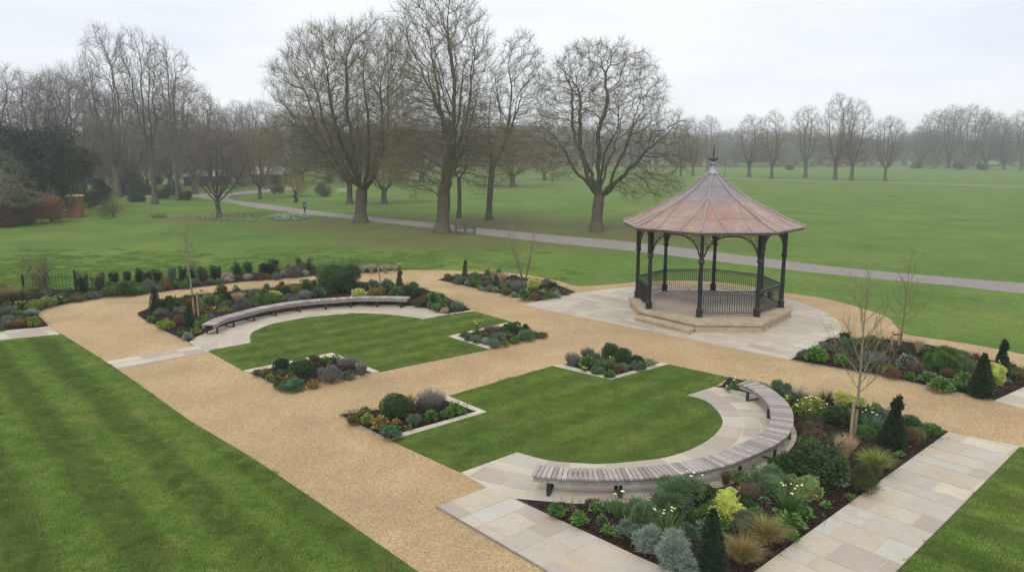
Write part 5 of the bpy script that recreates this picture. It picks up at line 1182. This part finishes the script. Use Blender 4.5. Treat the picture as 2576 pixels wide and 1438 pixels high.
bigbush('evergreen_shrub',262,528,430,70,Dk,'dark shrub in shade behind the olive bush','shrub',4000,8,.2,6)
bigbush('evergreen_shrub',228,525,475,60,((.05,.08,.06),(.02,.035,.03)),'blue green rounded shrub right behind the brick pillar','shrub',3000,7,.18,7)
bigbush('beech_hedge',130,560,489,66,((.36,.16,.075),(.17,.07,.035)),'clipped copper brown beech hedge block with dead leaves','hedge',6500,14,.13,8,shape='block',lw=.7)
bigbush('leaf_litter_shrub',65,566,515,80,((.20,.09,.05),(.05,.03,.02)),'low brown-leaved thicket in front of the dark evergreen','shrub',4500,10,.14,9)
bigbush('leaf_litter_shrub',10,572,520,70,((.13,.06,.04),(.03,.03,.018)),'dark reddish thicket at the lawn edge','shrub',3500,9,.15,19)
bigbush('olive_bush',286,548,482,74,((.20,.19,.06),(.06,.07,.025)),'rounded olive green bush near the brick pillar','bush',5500,10,.10,10,lw=.35)
bigbush('laurel_bush',343,508,472,66,Dg,'dark laurel bush at the foot of the very tall trees','bush',3000,7,.25,11,group='dark bushes at the wood edge')
bigbush('laurel_bush',420,500,455,80,((.06,.12,.05),(.02,.045,.02)),'green laurel bush between the two very tall trunks','bush',3000,7,.25,12,group='dark bushes at the wood edge')
bigbush('laurel_bush',474,503,478,44,Dg,'small dark laurel bush at the end of the tarmac path','bush',2000,6,.2,13,group='dark bushes at the wood edge')
bigbush('laurel_bush',375,490,440,110,Dk,'deep green laurel mass behind the thick pale trunk','bush',3500,9,.3,14,group='dark bushes at the wood edge')
bigbush('laurel_bush',310,492,420,120,((.06,.07,.05),(.02,.03,.02)),'grey green thicket behind the olive bush','bush',3500,9,.3,15,group='dark bushes at the wood edge')
bigbush('willow_shrub',745,492,425,86,((.42,.36,.08),(.16,.14,.04)),'yellow-stemmed willow shrub beyond the path bend','shrub',5200,10,.22,16,lw=.2)
bigbush('small_conifer',743,510,480,14,Dk,'tiny dark conifer in front of the yellow willow','tree',900,7,.12,17,shape='cone')
bigbush('bramble_shrub',815,495,455,60,((.13,.11,.06),(.05,.05,.03)),'brownish bramble shrub to the side of the yellow willow','shrub',2600,8,.22,18,lw=.3)
bigbush('bramble_shrub',690,490,455,60,((.16,.13,.06),(.06,.05,.03)),'ochre thicket just before the yellow willow','shrub',2600,8,.22,20,lw=.3)
for i,(x,y,t,wd,l) in enumerate([(2415,428,408,40,'dark low bush under the distant clump'),(2310,424,410,44,'dark bush at the start of the distant clump'),(2470,429,408,36,'second dark low bush under the distant clump, after the gap'),(1985,428,412,34,'faint bush behind the forked field tree')]):
    bigbush('field_bush',x,y,t,wd,Dg,l,'bush',900,6,.6,30+i,group='bushes under the far trees')
# pale leafless scrub in front of the evergreen
X,Y=G(18,590); 
T.append(tree('pale_bare_shrub',G(-52,574),grow(77,7.4,.9,[(1.2,0,4.6,3.6,3,2.8),(5.0,-.5,3.0,3.0,2.4,1.2)],limbs=7,na=650,D=.33,r0=.15,twigs=2,tl=.9,trop=.05,spread=.5,tw_up=.15),PALE,PALE,'pale lichen-covered leafless scrub in front of the dark evergreen'))
# brick pillar
def brickm(nt,b):
    v=coords(nt); t=N(nt,'ShaderNodeTexBrick'); t.inputs['Scale'].default_value=4.2; t.inputs['Color1'].default_value=(.32,.10,.055,1); t.inputs['Color2'].default_value=(.20,.07,.045,1); t.inputs['Mortar'].default_value=(.24,.19,.15,1); t.inputs['Mortar Size'].default_value=.03
    mp=N(nt,'ShaderNodeMapping'); mp.inputs['Rotation'].default_value=(R(90),0,0); nt.links.new(v,mp.inputs[0]); nt.links.new(mp.outputs[0],t.inputs[0]); n=noisen(nt,3,4,.6,v)
    nt.links.new(mixc(nt,maprange(nt,n.outputs[0],.4,.7,0,.6),t.outputs[0],(.12,.085,.06)),b.inputs['Base Color']); bump(nt,b,t.outputs['Fac'],.4,.02)
M['brick']=mat('old red brick',brickm,.9,.15)
p=G(194,547); k=PXM(*p); e=empty('brick_pillar',(*p,0),'weathered red brick pillar with a pale stone cap at the lawn edge','pillar')
mb=MB(); mb.box((0,0,1.12),(1.15,1.0,2.24)); mb.build('shaft',M['brick'],e); mb=MB(); mb.box((0,0,2.30),(1.36,1.2,.12),taper=.94); mb.box((0,0,2.39),(1.2,1.05,.06),taper=.8); mb.build('cap',M['stone'],e)
# pale roofed sheds
def shed(px,py,wpx,top,depth,label,posts=True):
    X,Y=G(px,py); k=PXM(X,Y); w_=wpx/k; h_=(py-top)/k; e=empty('shed',(X,Y,0),label,'shed','low buildings among the trees')
    wm=two('dark stained boards',(.03,.03,.035),(.06,.06,.065),5,.8,.2); rm=two('pale corrugated roof',(.42,.43,.45),(.56,.57,.6),2,.6,.3)
    mb=MB(); mb.box((0,depth/2,h_*.30),(w_,depth,h_*.6)); mb.build('wall',wm,e)
    mb=MB(); mb.add([(-w_*.54,-.5,h_*.6),(w_*.54,-.5,h_*.6),(w_*.54,depth/2,h_*1.0),(-w_*.54,depth/2,h_*1.0),(-w_*.54,depth+.5,h_*.6),(w_*.54,depth+.5,h_*.6)],[(0,1,2,3),(3,2,5,4),(0,3,4),(1,5,2)]); mb.build('roof',rm,e)
    mb=MB(); mb.box((0,-.04,h_*.27),(w_*.12,.06,h_*.5)); mb.build('door',M['tarmac'],e)
    mb=MB(); mb.box((w_*.28,-.04,h_*.36),(w_*.16,.05,h_*.2)); mb.build('window',mat('dark glass',None,.15,.6,0,(.05,.06,.07)),e)
shed(500,468,74,429,9,'long low shed with a pale roof seen through the vase-shaped tree')
shed(672,464,78,422,8,'second pale roofed shed beyond the path junction')
p=G(696,463); mb=MB(); mb.box((p[0],p[1],.9),(.35,.35,1.8),taper=.9); mb.lathe([(.28,1.8),(.2,1.95),(.02,2.05)],8,(*p,0)); tag(mb.build('white_post',mat('white paint',None,.6,.3,0,(.7,.7,.68))),'short white post standing by the second shed','post')
# information post by the path
p=G(767,538); e=empty('information_post',(*p,0),'small dark post sign with a pale blue panel beside the tarmac path','sign'); dg=mat('dark green paint',None,.45,.5,0,(.012,.03,.03))
mb=MB(); mb.tube([(0,0,0),(0,0,.62)],[.035,.10],8); mb.build('stem',dg,e); mb=MB(); mb.box((0,0,.95),(.36,.14,.66)); mb.box((0,0,1.30),(.30,.12,.05)); mb.build('housing',dg,e)
mb=MB(); mb.box((.02,-.075,.98),(.17,.02,.40)); pn=mb.build('panel',mat('pale blue panel',None,.4,.5,0,(.13,.30,.38)),e); mb=MB(); mb.box((.02,-.09,1.09),(.04,.008,.05)); mb.box((.02,-.09,.95),(.045,.008,.17)); mb.build('symbol',mat('dark print',None,.6,.2,0,(.02,.05,.07)),e)
# timber park bench
WD=two('dark weathered bench timber',(.075,.06,.045),(.14,.12,.09),9,.85,.2)
def park_bench(pa,pb,label,m,group=None,back=True,hgt=.95):
    a=Vector((*G(*pa),0)); b=Vector((*G(*pb),0)); d=b-a; w_=d.length; rz=math.atan2(d.y,d.x); e=empty('park_bench',(a+b)/2,label,'bench',group,rz)
    mb=MB(); [mb.box((0,.06+.11*i,.44),(w_,.085,.03)) for i in range(5)]; mb.build('seat',m,e)
    mb=MB(); mb.box((0,.02,hgt),(w_,.05,.09)); mb.box((0,.02,.56),(w_,.04,.06)); [mb.box((-w_/2+.12+(w_-.24)*i/15,.02,.76),(.045,.022,.36)) for i in range(16)]
    if back: mb.build('backrest',m,e)
    for s in (-1,0,1):
        mb=MB(); mb.box((s*(w_/2-.04),.0,hgt*.48),(.07,.07,hgt*.96)); mb.box((s*(w_/2-.04),.55,.3),(.07,.07,.6 if s else .44)); 
        if s: mb.box((s*(w_/2-.04),.28,.64),(.06,.6,.04))
        mb.box((s*(w_/2-.04),.28,.20),(.05,.5,.05)); mb.build('leg_frame',m,e)
    mb=MB(); mb.box((0,.02,.2),(w_,.04,.06)); mb.build('stretcher',m,e)
    return e
park_bench((1143,588),(1193,589),'dark timber park bench seen from behind next to the tallest tree',WD)
X,Y=G(864,488); wp=mat('pale bench paint',None,.7,.3,0,(.55,.54,.5)); e=empty('picnic_bench',(X,Y,0),'pale picnic bench far off beyond the stout trunk','bench')
mb=MB(); mb.box((0,0,.75),(1.9,.75,.06)); mb.build('tabletop',wp,e)
for s in (-1,1):
    mb=MB(); mb.box((0,s*.7,.45),(1.9,.28,.05)); mb.build('seat',wp,e); mb=MB(); mb.bar((s*.7,-.6,0),(s*.7,.2,.72),.08,.08); mb.bar((s*.7,.6,0),(s*.7,-.2,.72),.08,.08); mb.build('leg_frame',wp,e)
# lamp column far off by the field path
p=G(1823,446); mb=MB(); mb.lathe([(.14,0),(.12,.9),(.07,1.0),(.05,4.0),(.08,4.02),(.03,4.1)],8,(*p,0)); tag(mb.build('lamp_column',M['iron']),'thin dark lamp column by the far path beside the bandstand spire','post')
# snowdrops and narcissi under the trees
def flowers_patch(name,outline,n,lab,cw,seed,h=(.12,.26),fr=.5):
    rs=np.random.RandomState(seed); poly=PG(outline); P=np.array(poly); x0,y0=P.min(0); x1,y1=P.max(0); pts=np.c_[rs.uniform(x0,x1,n*4),rs.uniform(y0,y1,n*4)]; pts=pts[inside_np(pts,poly)][:n]; m=len(pts)
    B=np.c_[pts,np.zeros(m)]; V,F=blades(np.repeat(B,5,0)+rs.normal(size=(m*5,3))*np.array([.05,.05,0]),rs.normal(size=(m*5,3))*.3+np.array([0,0,1]),rs.uniform(*h,m*5),.03,rs,.3,2)
    mi=np.zeros(len(F),int); q=rs.uniform(size=m)<fr; T_=B[q]+np.array([0,0,h[1]*.9])+rs.normal(size=(q.sum(),3))*.04; T_=np.repeat(T_,4,0)+rs.normal(size=(q.sum()*4,3))*.05
    V2,F2=leafs(T_,rs.normal(size=(len(T_),3)),.07,.05,rs,.1); o=npmesh(name,np.concatenate([V,V2]),np.concatenate([F,F2+len(V)]),[leafm((.10,.19,.10),(.04,.09,.05)),cw],None,np.r_[mi,np.ones(len(F2),int)]); tag(o,lab,'flowers',kind='stuff')
wf=mat('white petals',None,.6,.3,0,(.55,.60,.52))
flowers_patch('snowdrop_drift',[(669,548),(690,542),(740,541),(784,543),(780,551),(740,557),(690,556)],520,'dense drift of white snowdrops beside the path and the post sign',wf,2,h=(.10,.2),fr=.6)
flowers_patch('scattered_narcissi',[(500,547),(545,543),(640,546),(672,549),(660,560),(600,562),(500,556)],120,'loose scatter of pale narcissi around the vase-shaped tree',wf,3,fr=.6)
flowers_patch('yellow_groundcover',[(380,540),(415,538),(418,548),(385,550)],300,'patch of lime green ground cover in rough grass',leafm((.30,.36,.06),(.12,.18,.03)),4,fr=.9)
# ---------------------------------------------------------------- grass blades and bark chips
def hidden_obj(name,V,F,mats,mi=None):
    o=npmesh(name,V,F,mats,None,mi); COL.objects.unlink(o); return o
def scatter(name,src,P,smin,smax,label,cat,seed=0,flat=False):
    me=bpy.data.meshes.new(name); me.vertices.add(len(P)); me.vertices.foreach_set('co',np.ascontiguousarray(P,dtype=np.float32).ravel()); me.update()
    o=link(name,me); tag(o,label,cat,kind='stuff')
    ng=bpy.data.node_groups.new(name,'GeometryNodeTree'); ng.interface.new_socket('Geometry',in_out='INPUT',socket_type='NodeSocketGeometry'); ng.interface.new_socket('Geometry',in_out='OUTPUT',socket_type='NodeSocketGeometry')
    i=ng.nodes.new('NodeGroupInput'); u=ng.nodes.new('NodeGroupOutput'); ip=ng.nodes.new('GeometryNodeInstanceOnPoints'); oi=ng.nodes.new('GeometryNodeObjectInfo'); oi.inputs['Object'].default_value=src; oi.inputs['As Instance'].default_value=True
    rr=ng.nodes.new('FunctionNodeRandomValue'); rr.data_type='FLOAT_VECTOR'; rr.inputs[0].default_value=(0,0,0); rr.inputs[1].default_value=(.0 if not flat else 6.28,.0 if not flat else 6.28,6.283)
    rz=ng.nodes.new('FunctionNodeRandomValue'); rz.data_type='FLOAT'; rz.inputs[2].default_value=smin; rz.inputs[3].default_value=smax; rz.inputs['Seed'].default_value=7
    l=ng.links.new; l(i.outputs[0],ip.inputs['Points']); l(oi.outputs['Geometry'],ip.inputs['Instance']); l(rr.outputs[0],ip.inputs['Rotation']); l(rz.outputs[1],ip.inputs['Scale']); l(ip.outputs[0],u.inputs[0])
    m=o.modifiers.new('scatter','NODES'); m.node_group=ng; return o
def grassm(c1,c2,c3,ang,per,amt,na=1):
    def f(nt,b):
        g=N(nt,'ShaderNodeNewGeometry'); v=g.outputs['Position']; n1=noisen(nt,.35,4,.6,v); n2=noisen(nt,1.8,5,.7,v); ri=g.outputs['Random Per Island']
        a=N(nt,'ShaderNodeMath',operation='ADD'); nt.links.new(maprange(nt,n1.outputs[0],.3,.7,0,.4),a.inputs[0]); nt.links.new(maprange(nt,n2.outputs[0],.32,.68,.175-.375*na,.175+.375*na),a.inputs[1])
        a2=N(nt,'ShaderNodeMath',operation='ADD'); nt.links.new(a.outputs[0],a2.inputs[0]); nt.links.new(maprange(nt,ri,0,1,-.15,.25),a2.inputs[1])
        c=ramp(nt,a2.outputs[0],[(0,c1),(.5,c2),(1,c3)]).outputs[0]
        np_=noisen(nt,.9,4,.7,v); c=mixc(nt,maprange(nt,np_.outputs[0],.56,.72,0,.45),c,(.24,.20,.075))
        # mown bands: blades lie over one way or the other
        mp=N(nt,'ShaderNodeMapping'); mp.inputs['Rotation'].default_value=(0,0,R(ang)); nt.links.new(v,mp.inputs[0]); wv=N(nt,'ShaderNodeTexWave',wave_type='BANDS',bands_direction='X',wave_profile='SIN')
        wv.inputs['Scale'].default_value=2*PI/(20*per); wv.inputs['Distortion'].default_value=1.0; wv.inputs['Detail'].default_value=2; nt.links.new(mp.outputs[0],wv.inputs[0])
        vm=N(nt,'ShaderNodeVectorMath',operation='SCALE'); nt.links.new(c,vm.inputs[0]); nt.links.new(maprange(nt,wv.outputs[1],.25,.75,1-amt,1+amt),vm.inputs['Scale']); nt.links.new(vm.outputs[0],b.inputs['Base Color'])
    return mat('grass blades',f,.65,.25)
GB=grassm((.090,.165,.026),(.170,.265,.042),(.30,.33,.09),-42,1.45,.22)
GC=grassm((.090,.170,.026),(.170,.26,.040),(.29,.32,.085),48,1.2,.13)
GP=grassm((.085,.175,.028),(.135,.235,.038),(.20,.28,.055),48,5,.03,.4)
def tuftsrc(n,sz,h,seed,m,wd=.006):
    rs=np.random.RandomState(seed); P=np.c_[rs.uniform(-sz/2,sz/2,(n,2)),np.zeros(n)]; V,F=blades(P,np.c_[rs.normal(size=(n,2))*.55,np.ones(n)],rs.uniform(.5,1.2,n)*h,wd,rs,.5,2); return hidden_obj('grass_tuft',V,F,[m])
def fill(poly,step,seed,inset=0.0,z=.03,ymax=60,ymin=9.5,extra=None):
    rs=np.random.RandomState(seed); P=np.array([p[:2] for p in poly]); x0,y0=P.min(0); x1,y1=P.max(0); y0=max(y0,ymin); y1=min(y1,ymax); x0=max(x0,-45); x1=min(x1,45)
    X,Y=np.meshgrid(np.arange(x0,x1,step),np.arange(y0,y1,step)); pts=np.c_[X.ravel(),Y.ravel()]+rs.uniform(-.5,.5,(X.size,2))*step
    pts=pts[np.abs(pts[:,0])<pts[:,1]*.76+3]; pts=pts[inside_np(pts,poly)]
    if inset: pts=pts[edgedist_np(pts,poly)>inset]
    if extra: pts=extra(pts)
    return np.c_[pts,np.full(len(pts),z)]
t1=tuftsrc(620,.42,.045,1,GB); t1c=tuftsrc(620,.42,.04,1,GC)
for (nm,poly),lb in zip(LAWNS,['mown striped lawn left of the wide gravel path'.replace('left of','beside'),'mown grass corner outside the paved path','mown grass of the round lawn by the long bench','mown grass of the round lawn by the near bench']):
    scatter('lawn_grass',t1 if 'round' not in nm else t1c,fill(poly,.30,3,.20),.75,1.2,lb,'grass')
t2=tuftsrc(420,.9,.075,2,GP,.014)
outside=lambda pts: pts[~inside_np(pts,GRAVEL)&~inside_np(pts,BEDW['long'])&(edgedist_np(pts,GRAVEL)>.35)]
PATHW=PG(smooth(up,3)+smooth(lo,4)+smooth(lo2,4))
notpath=lambda pts: (lambda q:q[~inside_np(q,PATHW)&(edgedist_np(q,PATHW)>.4)])(outside(pts))
band=[(-45,24),(45,18),(45,64),(-45,64)]
pp=fill(band,.6,5,0,.0,64,20,notpath); pp=pp[~inside_np(pp[:,:2],LAWNS[0][1])&~inside_np(pp[:,:2],STRIP2)&(edgedist_np(pp[:,:2],STRIP2)>.45)]; pp=pp[np.random.RandomState(1).uniform(size=len(pp))<np.clip((52-pp[:,1])/16,0,1)*np.clip((4-pp[:,0])/10,0.0,1)]
scatter('park_grass',t2,pp,.7,1.25,'rough park grass between the garden and the tarmac path','grass')
# bark chips and pale fragments lying on the beds
rs=np.random.RandomState(8); n=60; P=np.c_[rs.uniform(-.2,.2,(n,2)),rs.uniform(0,.02,n)]; V,F=leafs(P,rs.normal(size=(n,3))*np.array([1,1,.35]),rs.uniform(.02,.06,n),.018,rs,.2)
chip=mat('bark chips',lambda nt,b:nt.links.new(ramp(nt,N(nt,'ShaderNodeNewGeometry').outputs['Random Per Island'],[(0,(.012,.008,.006)),(.6,(.05,.032,.024)),(.93,(.09,.06,.045)),(1,(.45,.40,.33))]).outputs[0],b.inputs['Base Color']),.9,.2)
cs=hidden_obj('chips',V,F,[chip])
cp=np.concatenate([fill(BEDW[k],.27,i,.12,.115) for i,k in enumerate(BEDW)])
scatter('bark_chips',cs,cp,.8,1.3,'dark bark chips spread over the planting beds','mulch')
# loose stones on the gravel
n=90; P=np.c_[rs.uniform(-.3,.3,(n,2)),rs.uniform(0,.006,n)]; V,F=leafs(P,rs.normal(size=(n,3))*np.array([1,1,.3]),rs.uniform(.012,.026,n),.016,rs,.5)
gm=mat('loose stones',lambda nt,b:nt.links.new(ramp(nt,N(nt,'ShaderNodeNewGeometry').outputs['Random Per Island'],[(0,(.22,.13,.07)),(.5,(.5,.34,.19)),(1,(.8,.68,.5))]).outputs[0],b.inputs['Base Color']),.8,.3)
gs=hidden_obj('stones',V,F,[gm])
# ---------------------------------------------------------------- misty air
mb=MB(); mb.box((0,735,12.5),(3200,1600,27.5)); hz=mb.build('haze',bpy.data.materials.new('damp air')); tag(hz,kind='stuff')
hm=hz.data.materials[0]; hm.use_nodes=True; hm.node_tree.nodes.clear()
o_=N(hm.node_tree,'ShaderNodeOutputMaterial'); pv=N(hm.node_tree,'ShaderNodeVolumePrincipled'); pv.inputs['Density'].default_value=.0007; pv.inputs['Color'].default_value=(.93,.96,1,1); pv.inputs['Anisotropy'].default_value=.0
hm.node_tree.links.new(pv.outputs[0],o_.inputs['Volume'])
